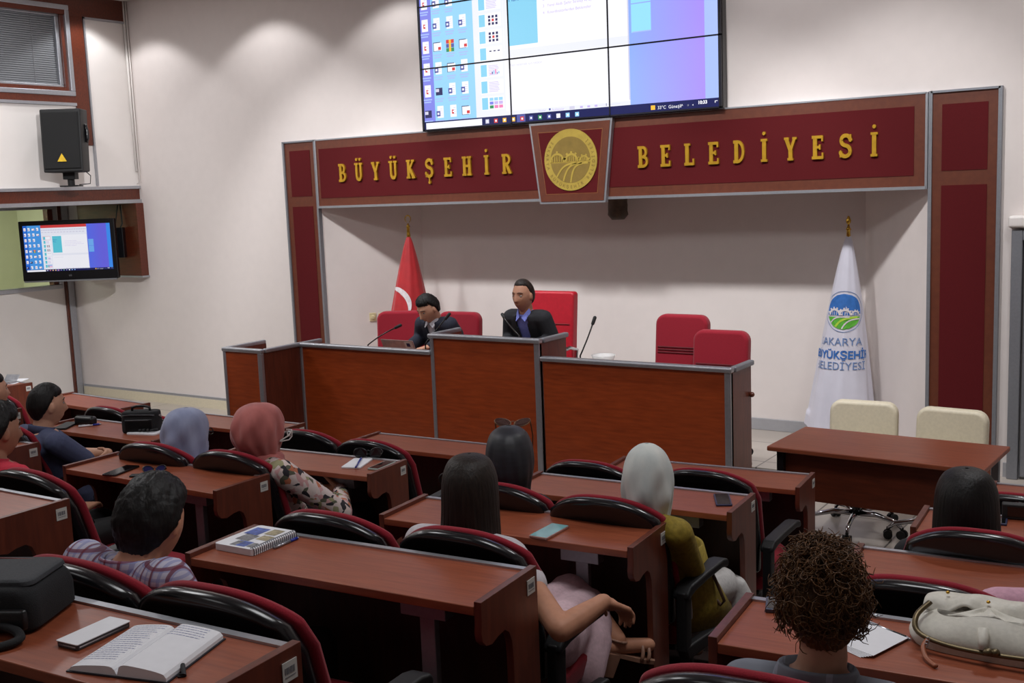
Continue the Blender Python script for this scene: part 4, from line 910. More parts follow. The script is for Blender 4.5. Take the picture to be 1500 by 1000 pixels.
for side, v0, rows_ in ((0, .12, 17), (1, .72, 5)):
    for k in range(rows_):
        v = .95-.05*k; u = .05 if side == 0 else .55
        end = (.44 if side == 0 else .93)-rnd.random()*.08
        while u < end:
            l = .012+rnd.random()*.03; mb.face([page(u, v, .0006), page(min(u+l, end), v+.004, .0006), page(min(u+l, end), v+.012, .0006), page(u, v+.010, .0006)]); u += l+.008
hw_ = mb.obj('handwriting', INKB, nbk); hw_['kind'] = 'stuff'
mb = MB(); mb.tube([page(.98, .28)+Vector((.004, 0, -.004)), page(1.0, .2)+Vector((.02, -.01, -.006)), page(1., .14)+Vector((.008, 0, -.008))], .005, 6); mb.obj('pen_loop', BLKM, nbk)
# spiral notebook with photographs on its cover
t, w, h, th = slab('spiral_notebook', 'white spiral notebook with photo cover and a pen along its rings', 'notebook', 'B', ((315, 805), (379.5, 778), (438, 787), (369, 815)), .022, PAPER, .001)
mb = MB(); cols = [mat('photo_blue', rgb(70, 96, 170), .4, var=.5, scale=60), mat('photo_grey', rgb(120, 122, 126), .4, var=.5, scale=70), mat('photo_sand', rgb(160, 150, 120), .4, var=.4, scale=70)]
for k, (x0, x1, y0, y1, ci) in enumerate(((-.9, -.45, -.45, .25, 0), (-.9, -.5, .0, .3, 1), (-.42, .1, -.1, .6, 1), (-.2, .2, -.75, -.2, 2), (.12, .75, .1, .8, 0), (.3, .8, -.6, -.05, 2), (-.85, -.5, -.75, -.5, 1))):
    mb.cur = ci; mb.face([(x0*w, y0*h, th+.0006+.0001*k), (x1*w, y0*h, th+.0006+.0001*k), (x1*w, y1*h, th+.0006+.0001*k), (x0*w, y1*h, th+.0006+.0001*k)])
mb.obj('cover_picture', cols, t)
mb = MB()
for k in range(22):
    x = -w*.93+1.86*w*k/21; mb.tube([(x, -h+.008+.010*math.cos(R(q)), th*.5+.015*math.sin(R(q))) for q in range(-180, 181, 40)], .0012, 5)
mb.obj('spiral', mat('black_wire', rgb(40, 40, 60), .4), t)
BPEN = mat('blue_pen', rgb(36, 50, 150), .35); SILV = mat('silver_pen', rgb(170, 172, 178), .3, .7)
def pen(label, p, q, m1, m2, r=.0048, rest=0):
    t = thing('pen', label, 'pen', tuple(p), 0, 'pens on the desks'); d = Vector(q)-Vector(p); u = d.normalized(); up = Vector((0, 0, r))
    mb = MB(); mb.tube([up, up+d*.62], r, 10); mb.obj('barrel', m1, t, smooth=True)
    mb = MB(); mb.tube([up+d*.62, up+d*.9], r*1.03, 10); mb.obj('grip', m2, t, smooth=True)
    mb = MB(); mb.tube([up+d*.9, up+d*.97, up+d], [r, r*.45, r*.15], 10); mb.obj('tip', SILV, t, smooth=True)
    mb = MB(); mb.tube([up*2.2+d*.02, up*2.2+d*.3], .0016, 6); mb.obj('clip', SILV, t)
    return t
pq = [Vector((-w*.2, -h-.012, 0)), Vector((w*.95, -h-.012, 0))]
T4 = Matrix.Translation(t.location) @ Matrix.Rotation(t.rotation_euler.z, 4, 'Z')
pen('grey pen with blue clip lying along the rings of the spiral notebook', T4 @ pq[0], T4 @ pq[1], SILV, BPEN)
# notepad with pen and sunglasses
t, w, h, th = slab('notepad', 'small white notepad under a blue pen on the desk behind the salmon headscarf', 'notepad', 'G', ((501, 685), (520, 672), (545.4, 674), (526, 687.6)), .008, PAPER, .0008)
a_, b_ = on('G', (521, 685.5), (530, 670.5), dz=.009); pen('blue pen lying on the small white notepad', a_, b_, BPEN, BPEN, .0045)
a_, b_ = on('K', (115, 626), (149, 622)); pen('white and blue pen before the black pouch', a_, b_, mat('white_pen', rgb(214, 214, 220), .35), BPEN, .006)
a_, b_ = on('R1', (1267, 913), (1335, 939)); pen('long black and silver pen beside the loose paper', a_, b_, SILV, BLKM, .0045)
a_, b_ = on('R1', (1258, 897), (1290, 906)); pen('short silver pen near the strip, beyond the loose paper', a_, b_, BLKM, SILV, .0045)
# loose paper pad
P = on('R1', (1262, 911), (1325, 940), (1268, 964), (1226, 946)); mb = MB()
pp = thing('paper_pad', 'small stack of white paper sheets beside the curly haired woman', 'paper', tuple(P[0]))
for k in range(6):
    rz = R(1.5*k-3); Q = [Matrix.Rotation(rz, 3, 'Z') @ (p-P[0]) for p in P]
    mb.rings([[q+Vector((0, 0, .0005+.0012*k)) for q in Q], [q+Vector((0, 0, .0014+.0012*k)) for q in Q]])
mb.obj('sheets', PAPER, pp)
def sunglasses(label, c, rz, tilt, m_lens, m_fr, s=1.0, folded=False, cat='sunglasses', polka=False):
    t = thing('sunglasses', label, cat, tuple(c), rz)
    Mx = Matrix.Rotation(tilt, 3, 'X')
    fr = MB(); ln = []
    for sx in (-1, 1):
        o_ = [(sx*.034+.028*math.cos(a), .022*math.sin(a)-.003*math.cos(a)*sx*-1) for a in (2*math.pi*k/24 for k in range(24))]
        l = MB(); l.prism([(x*s, y*s) for x, y in o_], lambda p, q, d: tuple(Mx @ Vector((p, d-.010*(abs(p)/.06)**2, q+.024*s))), -.001, .001); l.obj('lens', m_lens, t)
        fr.tube([Mx @ Vector((x*s*1.03, -.010*(abs(x)/.06)**2, y*s*1.03+.024*s)) for x, y in o_+o_[:1]], .0024, 6)
    fr.tube([Mx @ Vector((x*s, 0, (.03+.006*(1-(x/.008)**2))*s)) for x in (-.008, -.004, 0, .004, .008)], .002, 6); fr.obj('frame', m_fr, t, smooth=True)
    for sx in (-1, 1):
        mb = MB(); y1 = .012 if folded else .12
        p = [Vector((sx*.062*s, -.008, .03*s)), Vector((sx*.064*s, .01, .03*s))]
        p += [Vector((sx*.03*s, .018, .022*s)), Vector((-sx*.04*s, .02+.006*(sx > 0), .010*s))] if folded else [Vector((sx*.066*s, .07, .03*s)), Vector((sx*.062*s, .12, .018*s))]
        mb.tube([Mx @ q for q in p], [.003, .003, .0028, .0025], 6); mb.obj('temple', m_fr, t, smooth=True)
    return t
DLENS = mat('dark_lens', rgb(16, 16, 20), .1, spec=.7); BLENS = mat('blue_lens', rgb(30, 32, 80), .12, spec=.7)
BRLENS = mat('brown_lens', rgb(62, 40, 36), .15, spec=.6)
p = on('G', (540, 671))[0]; sunglasses('dark sunglasses resting upright behind the small notepad', p, R(30), R(-8), DLENS, BLKP, 1.15, True)
p = on('F', (226, 693))[0]; sunglasses('folded dark sunglasses with bluish lenses on the third row desk', p, R(40), R(-38), BLENS, BLKP, .8, True)
gc = MB(); q = on('F', (207, 697))[0]; gc.box(-.05, .05, -.02, .02, .0005, .008); g = tag(gc.obj('glasses_pouch', BLKM, bevel=.003), 'flat black pouch lying left under the folded sunglasses', 'pouch'); g.location = q; g.rotation_euler.z = R(35)
# pouch and camera bag
p = on('K', (126, 622))[0]; pc = thing('zip_pouch', 'black zipped pouch behind the white and blue pen', 'pouch', tuple(p), R(8))
MB().prism(rrect(.075, .03, .02), lambda a, b, d: (a, b, d), .001, .055).obj('body', BLKL, pc, bevel=.018, seg=4)
mb = MB(); mb.tube([(-.07, -.005, .056), (.07, -.005, .056)], .003, 6); mb.obj('zip', BLKM, pc)
p = on('K', (201, 634))[0]; cbg = thing('camera_bag', 'black camera bag with handle and front pocket on the second row desk', 'bag', tuple(p+Vector((0, .04, 0))), R(30))
bw, bd, bh = .112, .055, .128
mb = MB(); mb.rings([[(x*(1.0 if z < .1 else .97), y*(1 if z < .1 else .9), z) for x, y in rrect(bw, bd, .035)] for z in (.001, .02, .07, .11, bh)]); mb.obj('body', BLKF, cbg, bevel=.012)
mb = MB(); mb.rings([[(x, -y-bd+.0, z) for x, y in ((-.085, 0), (.085, 0), (.08, -k), (-.08, -k))] for z, k in ((.012, .02), (.025, .032), (.07, .028), (.085, .006))]); mb.obj('front_pocket', BLKL, cbg, bevel=.008)
mb = MB(); mb.tube([(-.055, 0, bh-.01), (-.052, 0, bh+.018), (-.025, 0, bh+.026), (.025, 0, bh+.026), (.052, 0, bh+.018), (.055, 0, bh-.01)], .008, 8); mb.obj('handle', BLKL, cbg, smooth=True)
mb = MB(); mb.tube([(-.10, -.054, .108), (-.04, -.056, .112), (.10, -.054, .108)], .003, 6); mb.tube([(-.07, -.075, .083), (.07, -.075, .083)], .003, 6); mb.obj('zip', mat('zip_grey', rgb(70, 70, 74), .4, .5), cbg)
mb = MB()
for sx in (-1, 1): mb.tube([(sx*.112, -.015, .10), (sx*.12, 0, .09), (sx*.112, .015, .10), (sx*.112, -.015, .10)], .003, 6)
mb.obj('strap_ring', SILV, cbg)
t, w, h, th = slab('notebook', 'white notebook with a black strap on it beside the camera bag', 'notebook', 'K', ((197, 632), (226, 622), (243, 632), (214, 643)), .010, PAPER, .001)
mb = MB(); rnd = random.Random(9)
for k in range(4): mb.tube([(-w*.7+1.5*w*j/7, h*(-.5+.3*k)+.018*rnd.uniform(-1, 1), th+.010+.006*rnd.random()) for j in range(8)], .007, 6)
st2 = mb.obj('camera_strap', BLKM, None, smooth=True); st2.location = t.location; st2.rotation_euler = t.rotation_euler; tag(st2, 'black camera strap coiled on the white notebook', 'strap')
# paper and silver case on the far left desk
t, w, h, th = slab('paper_sheet', 'white papers lying on the far left front row desk', 'paper', 'front_far', ((-20, 562), (5, 553), (36, 557.5), (14, 565)), .004, PAPER, .0005)
q = on('front_far', (14, 561))[0]; cs = thing('glasses_case', 'small silver open case on the far left front row desk', 'case', tuple(q+Vector((0, -.02, .0045))), R(15))
box(-.07, .07, -.04, .04, 0, .02).obj('tray', SILV, cs, bevel=.008); MB().prism([(-.07, 0), (.07, 0), (.07, .06), (-.07, .06)], lambda a, b, d: (a, .04+b*.6+d, .02+b*.7), 0, .008).obj('lid', SILV, cs, bevel=.003)
# black camera on the right desk
q = on('R3', (1492, 760))[0]; cm = thing('compact_camera', 'small black camera on the desk at the right edge', 'camera', tuple(q), R(10))
box(-.06, .06, -.02, .02, .001, .062).obj('body', BLKM, cm, bevel=.006); mb = MB(); mb.rings([[(r*math.cos(2*math.pi*k/20), y, .03+r*math.sin(2*math.pi*k/20)) for k in range(20)] for r, y in ((.026, .02), (.026, .045), (.02, .047))]); mb.obj('lens', GLASSB, cm); box(-.04, .04, -.0215, -.02, .014, .052).obj('screen', GLASSB, cm)
# laptop bag on the nearest desk
d = DESK['A']; q = on('A', (20, 925))[0]
lb = thing('laptop_bag', 'large black laptop bag with grey flap on the nearest left desk', 'bag', (q.x-.135, q.y+.02, q.z), d[2]+R(24)); lb.scale = (.86, .86, .68)
mb = MB(); mb.rings([[(x+o, y, z) for x, y in rrect(.20*k, .12*k, .04)] for z, k, o in ((.001, .95, 0), (.02, 1, 0), (.09, 1.0, 0), (.125, .96, 0), (.15, .90, -.005))]); mb.obj('body', BLKF, lb, bevel=.015)
mb = MB(); mb.rings([[(x-.002, y+.01, z) for x, y in rrect(.185*k, .10*k, .03)] for z, k in ((.148, 1), (.162, .98), (.168, .9))]); mb.obj('flap', mat('charcoal_fabric', rgb(48, 50, 54), .8, var=.2, scale=200, bump=.2), lb, bevel=.006)
mb = MB(); mb.tube([(-.15, .085, .164), (0, .088, .169), (.15, .085, .164)], .0025, 6); mb.obj('piping', mat('red_piping', rgb(120, 44, 36), .6), lb)
mb = MB(); mb.box(-.17, .185, -.135, -.11, .02, .09); mb.obj('pocket', BLKL, lb, bevel=.012)
mb = MB(); mb.tube(smooth([(.12, -.13, .04), (.17, -.15, .03), (.19, -.18, .018), (.15, -.22, .014), (.05, -.23, .014), (-.02, -.2, .014)]), .013, 8); mb.obj('shoulder_strap', BLKF, lb, smooth=True)
mb = MB(); mb.tube([(-.08, -.125, .12), (-.07, -.16, .13), (.05, -.16, .13), (.06, -.125, .12)], .01, 8); mb.obj('handle', BLKL, lb, smooth=True)
# cream handbag
hq = on('R1', (1338, 925), (1500, 978)); q = on('R1', (1420, 950))[0]
hb = thing('handbag', 'cream leather handbag with brass frame lying on the right desk', 'handbag', (q.x+.03, q.y+.035, q.z), DESK['R1'][2]-R(7)); hb.scale = (.93, .9, .74)
mb = MB()
def hbf(u, v):
    a = 2*math.pi*u; x = .165*abs(math.cos(a))**.55*(1 if math.cos(a) > 0 else -1); y = .10*abs(math.sin(a))**.6*(1 if math.sin(a) > 0 else -1)
    z = .105*v; k = (1+.12*math.sin(math.pi*v))*(1-.30*v**3)
    f = .010*math.sin(26*x/.165*.5+3*v)*v*math.sin(math.pi*v)
    return Vector((x*k+f, y*k*(1-.1*v)+.01*v, .001+z+.012*math.sin(3*x/.165+1)*v))
mb.grid(hbf, 80, 16, True); top = [hbf(k/80, 1) for k in range(80)]; ctr = sum(top, Vector())/80
b0 = len(mb.v)
for s_ in (.8, .5, .2): pass
mb.rings([[ctr+(p-ctr)*s_+Vector((0, 0, .016*(1-s_)+.007*math.sin(p.x*70)*(1 if s_ < 1 else 0))) for p in top] for s_ in (1, .8, .55, .3, .1)], cap=True)
mb.obj('body', IVORY, hb, smooth=True)
mb = MB()
def flap(u, v):
    x = -.15+.31*u; y = .085-.10*v; return Vector((x, y, .122+.012*math.sin(math.pi*v)+.008*math.sin(u*19+2*v)*(.3+v)-.028*max(0, v-.8)*5*(.6+.4*math.sin(u*13))-.02*abs(2*u-1)**3))
mb.grid(flap, 48, 14); f_ = mb.obj('gathered_flap', IVORY, hb, smooth=True); sm = f_.modifiers.new('sol', 'SOLIDIFY'); sm.thickness = .006
BRF = mat('aged_brass', rgb(96, 84, 62), .4, .8)
mb = MB(); mb.tube(smooth([(-.13, -.02, .118), (-.15, -.07, .09), (-.135, -.105, .055), (-.06, -.122, .04), (.06, -.122, .04), (.15, -.11, .05), (.165, -.07, .09)]), .0075, 8); mb.obj('frame', BRF, hb, smooth=True)
mb = MB(); mb.ball((.03, -.13, .048), .012); mb.ball((.045, -.128, .05), .011); mb.obj('clasp', BRF, hb, smooth=True)
mb = MB(); mb.tube([(.01, -.09, .098), (.015, -.112, .07), (.018, -.122, .05)], .012, 8); mb.obj('tab', IVORY, hb, smooth=True)
mb = MB()
for x in (-.10, .0, .1): mb.ball((x, .03-.02*(x == 0), .137), .005)
mb.obj('stud', BRASS, hb, smooth=True)
mb = MB(); mb.tube(smooth([(-.11, -.118, .045), (-.115, -.14, .03), (-.10, -.17, .012), (-.07, -.20, .008)]), .006, 8); mb.obj('strap', mat('tan_leather', rgb(150, 86, 56), .5), hb, smooth=True)
mb = MB()
for k in range(3): mb.tube([(-.108+.004*math.cos(R(q_)), -.122-.008*k, .048-.006*k+.006*math.sin(R(q_))) for q_ in range(0, 361, 60)], .0014, 5)
mb.obj('chain_link', SILV, hb)
# paper slips beside the black headscarf
t, w, h, th = slab('paper_slip', 'small white paper slip on the desk right of the black headscarf', 'paper', 'D', ((774, 699), (776, 696), (783, 696.5), (780, 700)), .002, PAPER, .0003)
# ------------------------------------------------------------------ people
def skin(name, c): return mat(name, c, .55, var=.06, scale=40, spec=.35)
SK1 = skin('skin_tan', rgb(168, 122, 98)); SK2 = skin('skin_light', rgb(196, 148, 122)); SK3 = skin('skin_warm', rgb(188, 134, 106))
def hairm(name, c, c2): return mat(name, c, .5, c2=c2, scale=130, stretch=(1, 1, .1), bump=.6, spec=.25)
HBLK = hairm('black_hair', rgb(14, 12, 12), rgb(26, 23, 22)); HDRK = hairm('dark_brown_hair', rgb(22, 16, 13), rgb(38, 28, 22)); HBRN = hairm('brown_hair', rgb(50, 32, 18), rgb(112, 74, 38)); HGRY = hairm('greying_hair', rgb(20, 18, 18), rgb(44, 42, 42))
def plaid_mat(name, base, bands):
    m, nt, b = newmat(name); tc = N(nt, 'ShaderNodeTexCoord'); sp = N(nt, 'ShaderNodeSeparateXYZ'); nt.links.new(tc.outputs['Object'], sp.inputs[0])
    prev = None; col = N(nt, 'ShaderNodeRGB'); col.outputs[0].default_value = (*base, 1); prev = col.outputs[0]
    for axis, freq, ph, th, c, f in bands:
        mm = N(nt, 'ShaderNodeMath'); mm.operation = 'MULTIPLY_ADD'; mm.inputs[1].default_value = freq; mm.inputs[2].default_value = ph; nt.links.new(sp.outputs[axis], mm.inputs[0])
        s = N(nt, 'ShaderNodeMath'); s.operation = 'SINE'; nt.links.new(mm.outputs[0], s.inputs[0])
        g = N(nt, 'ShaderNodeMath'); g.operation = 'GREATER_THAN'; g.inputs[1].default_value = th; nt.links.new(s.outputs[0], g.inputs[0])
        k = N(nt, 'ShaderNodeMath'); k.operation = 'MULTIPLY'; k.inputs[1].default_value = f; nt.links.new(g.outputs[0], k.inputs[0])
        mx = N(nt, 'ShaderNodeMix'); mx.data_type = 'RGBA'; mx.inputs[7].default_value = (*c, 1); nt.links.new(k.outputs[0], mx.inputs[0]); nt.links.new(prev, mx.inputs[6]); prev = mx.outputs[2]
    nt.links.new(prev, b.inputs['Base Color']); b.inputs['Roughness'].default_value = .85; return m
def floral_mat(name):
    m, nt, b = newmat(name); tc = N(nt, 'ShaderNodeTexCoord'); ns = N(nt, 'ShaderNodeTexNoise'); ns.inputs['Scale'].default_value = 9
    mx = N(nt, 'ShaderNodeMix'); mx.data_type = 'RGBA'; mx.inputs[0].default_value = .09; nt.links.new(tc.outputs['Object'], mx.inputs[6]); nt.links.new(tc.outputs['Object'], ns.inputs['Vector']); nt.links.new(ns.outputs['Color'], mx.inputs[7])
    vo = N(nt, 'ShaderNodeTexVoronoi'); vo.inputs['Scale'].default_value = 44; nt.links.new(mx.outputs[2], vo.inputs['Vector'])
    sp = N(nt, 'ShaderNodeSeparateColor'); nt.links.new(vo.outputs['Color'], sp.inputs[0])
    rp = N(nt, 'ShaderNodeValToRGB'); rp.color_ramp.interpolation = 'CONSTANT'
    cols = [(0, (206, 190, 186)), (.3, (196, 150, 150)), (.46, (40, 36, 44)), (.6, (150, 146, 110)), (.7, (214, 196, 190)), (.85, (186, 110, 80)), (.92, (90, 90, 74))]
    for p, c in cols[2:]: rp.color_ramp.elements.new(p)
    for e, (p, c) in zip(rp.color_ramp.elements, cols): e.position = p; e.color = (*rgb(*c), 1)
    nt.links.new(sp.outputs[0], rp.inputs[0]); nt.links.new(rp.outputs[0], b.inputs['Base Color']); b.inputs['Roughness'].default_value = .8; return m
def cloth(name, r, g, b_, **k): return mat(name, rgb(r, g, b_), .85, var=.1, scale=90, bump=.12, **k)
def remesh(o, vox, it=3):
    m = o.modifiers.new('r', 'REMESH'); m.mode = 'VOXEL'; m.voxel_size = vox; m.use_smooth_shade = True
    if it: s = o.modifiers.new('s', 'SMOOTH'); s.factor = .5; s.iterations = it
    dg = bpy.context.evaluated_depsgraph_get(); me = bpy.data.meshes.new_from_object(o.evaluated_get(dg), depsgraph=dg)
    old = o.data; o.modifiers.clear(); mats = list(old.materials); o.data = me; bpy.data.meshes.remove(old)
    me.materials.clear()
    for k in mats: me.materials.append(k)
    me.polygons.foreach_set('use_smooth', [True]*len(me.polygons)); return o
def gs(x, s): return math.exp(-(x/s)**2)
def head_point(d, fem=False):
    """point of the head surface in direction d (x right, y forward, z up), head centre at the origin"""
    dx, dy, dz = d; t = max(0, -dz)
    x = .074*dx*(1-.30*t**1.4); y = (.093 if dy > 0 else .098)*dy*(1 if dy > 0 else 1-.30*t); z = .118*dz*(1 if dz > 0 else 1.0)
    if dy > 0:
        f = dy
        y += f*(.012*gs(x, .03)*gs(z+.105, .022)+.006*gs(x, .028)*gs(z+.062, .014)-.004*gs(x, .04)*gs(z+.085, .010))
        rz = 0 if z > .025 or z < -.05 else ((.025-z)/.055 if z > -.03 else max(0, 1-(-.03-z)/.014))
        y += f*.026*rz*gs(x, .0125); y += f*.006*rz*gs(x, .022)*gs(z+.03, .012)
        y -= f*.010*gs(abs(x)-.032, .016)*gs(z-.012, .013); y += f*.005*gs(abs(x)-.03, .026)*gs(z-.034, .010)
        y += f*.003*gs(x, .02)*gs(z+.056, .004)+f*.003*gs(x, .018)*gs(z+.070, .005)-f*.003*gs(x, .024)*gs(z+.063, .002)
    return Vector((x, y, z))
def sphere_dirs(nl, nm):
    for i in range(1, nl):
        ph = -math.pi/2+math.pi*i/nl
        yield [(math.cos(ph)*math.cos(2*math.pi*k/nm), math.cos(ph)*math.sin(2*math.pi*k/nm), math.sin(ph)) for k in range(nm)]
def add_head(mb, M):
    mb.rings([[M @ head_point(d) for d in ring] for ring in sphere_dirs(44, 56)])
    for s in (-1, 1): mb.ball(M @ Vector((s*.075, -.006, -.004)), .010, .020, .032, 8, M.to_3x3() @ Matrix.Rotation(s*-.35, 3, 'Z'))
def hair_shell(mb, M, mask, th, rough=.2, seed=0, strand=22):
    for_r = []
    for ring in sphere_dirs(60, 84):
        o_ = []
        for d in ring:
            p = head_point(d); m_ = mask(p, Vector(d)); k = max(0, min(1, m_))
            a = math.atan2(d[0], d[1]); nn = noise.noise(Vector((a*strand*.5+seed, d[2]*3, seed)))+.6*noise.noise(Vector((d[0]*14+seed, d[1]*14, d[2]*14)))
            t = (-.006 if m_ <= 0 else th*(k**.5)*(1+rough*nn)); o_.append(M @ (p+Vector(d)*t))
        for_r.append(o_)
    mb.rings(for_r)
def m_short(p, d, hl=.062, side=-.012, nape=-.075):
    """short hair: above the hairline, over the ears, down to the nape"""
    y = d.y
    if y > .25: lim = hl+.0*(y) - .03*max(0, abs(d.x)-.45)
    elif y > -.2: t = (.25-y)/.45; lim = hl*(1-t)+side*t
    else: t = min(1, (-.2-y)/.5); lim = side*(1-t)+nape*t
    return (p.z-lim)/.02
def hand(mb, wrist, dir_, palm_n, side, curl=.35, spread=.0, s=1.0, fr=.0088, thumb=.7):
    """dir_: to the knuckles; palm_n: out of the palm; side: +1 if the thumb leaves toward cross(palm_n, dir)"""
    d = Vector(dir_).normalized(); n = Vector(palm_n); n = (n-d*n.dot(d)).normalized(); x = n.cross(d)*side
    w = Vector(wrist); L_ = .088*s
    for k in range(4):
        o_ = (k-1.5)*.0195*s; mb.capsule(w+d*.012*s+x*(-o_*.65), w+d*L_+x*(-o_), .014*s, .0112*s, 10)
    mb.capsule(w-d*.02, w+d*.03*s, .024*s, .022*s, 10)
    for k, ln in enumerate((.070, .078, .073, .056)):
        o_ = (k-1.5)*.0205*s; p = w+d*L_*.96+x*(-o_); a = curl*.6; rr_ = fr*s
        for j, f in enumerate((.45, .31, .24)):
            dd = (d*math.cos(a)+n*math.sin(a)+x*(-spread*(k-1.5))).normalized(); q = p+dd*ln*s*f; mb.capsule(p, q, rr_*(1-.08*j), rr_*(.94-.08*j), 10); p = q; a += curl*(1.2 if j == 0 else .9)
    p = w+d*.022*s+x*.024*s; dd = (d*math.cos(thumb)+x*math.sin(thumb)+n*.25).normalized(); q = p+dd*.042*s; mb.capsule(p, q, .0125*s, .0105*s, 10)
    dd = (dd+d*.5+n*.25).normalized(); r_ = q+dd*.03*s; mb.capsule(q, r_, .0102*s, .009*s, 10); mb.capsule(r_, r_+dd*.018*s, .009*s, .0075*s, 10)
def person(name, label, chair, headpx, hy, face=0, pitch=0, roll=0, s=1.0, base=None, body_rz=None, sk=SK1, vox=.0065, arms=None, legs=None, sleeve='long', top=None, bottom=None, hair=None, sh_w=.17, skirt=False, bulk=1.0, shoulder_dz=0, group=None, hip=None):
    """head centre is where the photo shows it (headpx at world depth hy); the body hangs from it onto the chair seat"""
    loc, crz = chair; rz = crz if body_rz is None else body_rz
    t = thing(name, label, 'person', tuple(loc), rz, group)
    Wi = (Matrix.Translation(loc) @ Matrix.Rotation(rz, 4, 'Z')).inverted()
    hc = Wi @ at(*headpx, 1, hy)
    HM = Matrix.Translation(hc) @ Matrix.Rotation(face, 4, 'Z') @ Matrix.Rotation(-pitch, 4, 'X') @ Matrix.Rotation(roll, 4, 'Y') @ Matrix.Scale(s, 4)
    skull = HM @ Vector((0, -.025, -.085)); nb_ = Vector((hc.x, hc.y-.035, hc.z-.120*s)) + (Vector((0, -.05, .035)) if pitch > .3 else Vector((0, -.005, 0)))
    hp = Vector(hip) if hip else Vector((nb_.x*.4, -.005, .53))
    def spine(k): return hp.lerp(nb_, k)+Vector((0, -.035*math.sin(math.pi*k), 0))
    prof = [(-.16, .15, .115), (0, .168, .118), (.25, .148, .105), (.5, .150, .106), (.72, .168, .108), (.86, .160, .09), (.95, .10, .07), (1.0, .058, .056)]
    def torso(mb, g=0, top_=1.0): mb.loft([(spine(k), (rx*bulk+g)*s, (ry*bulk+g)*s) for k, rx, ry in prof if k <= top_], 28)
    SH = {i: nb_+Vector((i*sh_w*s, -.012, -.058*s+shoulder_dz)) for i in (-1, 1)}
    A = {}
    for i in (-1, 1):
        e = (arms or {}).get(i)
        if e: A[i] = [SH[i]]+[Vector(q) for q in e[:2]]+list(e[2:])
        else:
            el = SH[i]+Vector((i*.055, .10, -.25))*s; wr = el+Vector((-i*.10, .22, .0)); wr.z = max(wr.z, .62); A[i] = [SH[i], el, wr]
    LG = {}
    for i in (-1, 1):
        l = (legs or {}).get(i)
        LG[i] = [Vector(q) for q in l] if l else [Vector((hp.x+i*.085, .0, .50)), Vector((i*.10, .40, .50)), Vector((i*.10, .42, .10)), Vector((i*.11, .56, .035))]
    mb = MB(); torso(mb); mb.capsule(nb_-Vector((0, 0, .03)), skull, .058*s, .052*s); add_head(mb, HM)
    for i in (-1, 1):
        S_, E_, W_ = A[i][:3]; mb.capsule(nb_+Vector((i*.05, -.005, -.04)), S_, .045*s, .05*s); mb.capsule(S_, E_, .047*s*bulk, .038*s); mb.capsule(E_, E_.lerp(W_, .35), .038*s, .039*s); mb.capsule(E_.lerp(W_, .35), W_, .039*s, .026*s)
        if len(A[i]) > 3: hd, pn, cu = A[i][3], A[i][4], A[i][5]
        else: hd = (W_-E_).normalized(); pn = Vector((0, 0, -1)) if abs(hd.z) < .8 else Vector((-i, 0, 0)); cu = .4
        hn_ = Vector(hd).normalized(); pv = Vector(pn); sd = 1 if (pv.cross(hn_)).dot(Vector((-i, .15, .3))) > 0 else -1
        hand(mb, W_+hn_*.01, hd, pn, sd, cu, s=.95*s)
        h_, k_, a_, f_ = LG[i]; mb.capsule(h_, k_, .078*s, .056*s); mb.capsule(k_, k_.lerp(a_, .35), .055*s, .056*s); mb.capsule(k_.lerp(a_, .35), a_, .055*s, .036*s); mb.capsule(a_+(f_-a_)*-.2+Vector((0, 0, -.03)), f_, .032*s, .026*s)
    body = mb.obj('body', sk, t); remesh(body, vox, 3)
    top = top or BLKF
    mb = MB(); g = .012; torso(mb, g, .95)
    for i in (-1, 1):
        S_, E_, W_ = A[i][:3]; mb.capsule(nb_+Vector((i*.06, -.005, -.045)), S_, (.045+g)*s, (.05+g)*s)
        if sleeve == 'long': mb.capsule(S_, E_, (.048*bulk+g)*s, (.042+g)*s); mb.capsule(E_, W_.lerp(E_, .06), (.042+g)*s, (.028+g)*s)
        elif sleeve == 'short': mb.capsule(S_, S_.lerp(E_, .66), (.05*bulk+g)*s, (.046+g)*s)
        elif sleeve == 'cap': mb.capsule(S_, S_.lerp(E_, .42), (.05+g)*s, (.047+g)*s)
    sh = mb.obj('top', top, t); remesh(sh, .008, 3)
    mb = MB()
    if not skirt:
        mb.loft([(hp+Vector((0, 0, -.10)), .165*s, .13*s), (hp+Vector((0, 0, .05)), .172*s, .125*s)], 24)
        for i in (-1, 1):
            h_, k_, a_, f_ = LG[i]; mb.capsule(h_, k_, .088*s, .066*s); mb.capsule(k_, a_.lerp(k_, .05), .064*s, .05*s)
        pn_ = mb.obj('trousers', bottom or BLKM, t); remesh(pn_, .012, 2)
    shoes = MB()
    for i in (-1, 1):
        a_, f_ = LG[i][2:4]
        if not skirt: shoes.capsule(a_+(f_-a_)*-.25+Vector((0, 0, -.045)), f_, .038, .034)
    if not skirt: sho = shoes.obj('shoes', BLKL, t); remesh(sho, .01, 1)
    t_ = dict(root=t, HM=HM, nb=nb_, SH=SH, A=A, hc=hc, spine=spine, hp=hp, Wi=Wi, top=sh, body=body, LG=LG)
    return t_
def hair_obj(P, m, mask, th, rough=.25, seed=0, strand=22, extra=None, name='hair'):
    mb = MB(); hair_shell(mb, P['HM'], mask, th, rough, seed, strand)
    if extra: extra(mb, P['HM'])
    return mb.obj(name, m, P['root'], smooth=True)
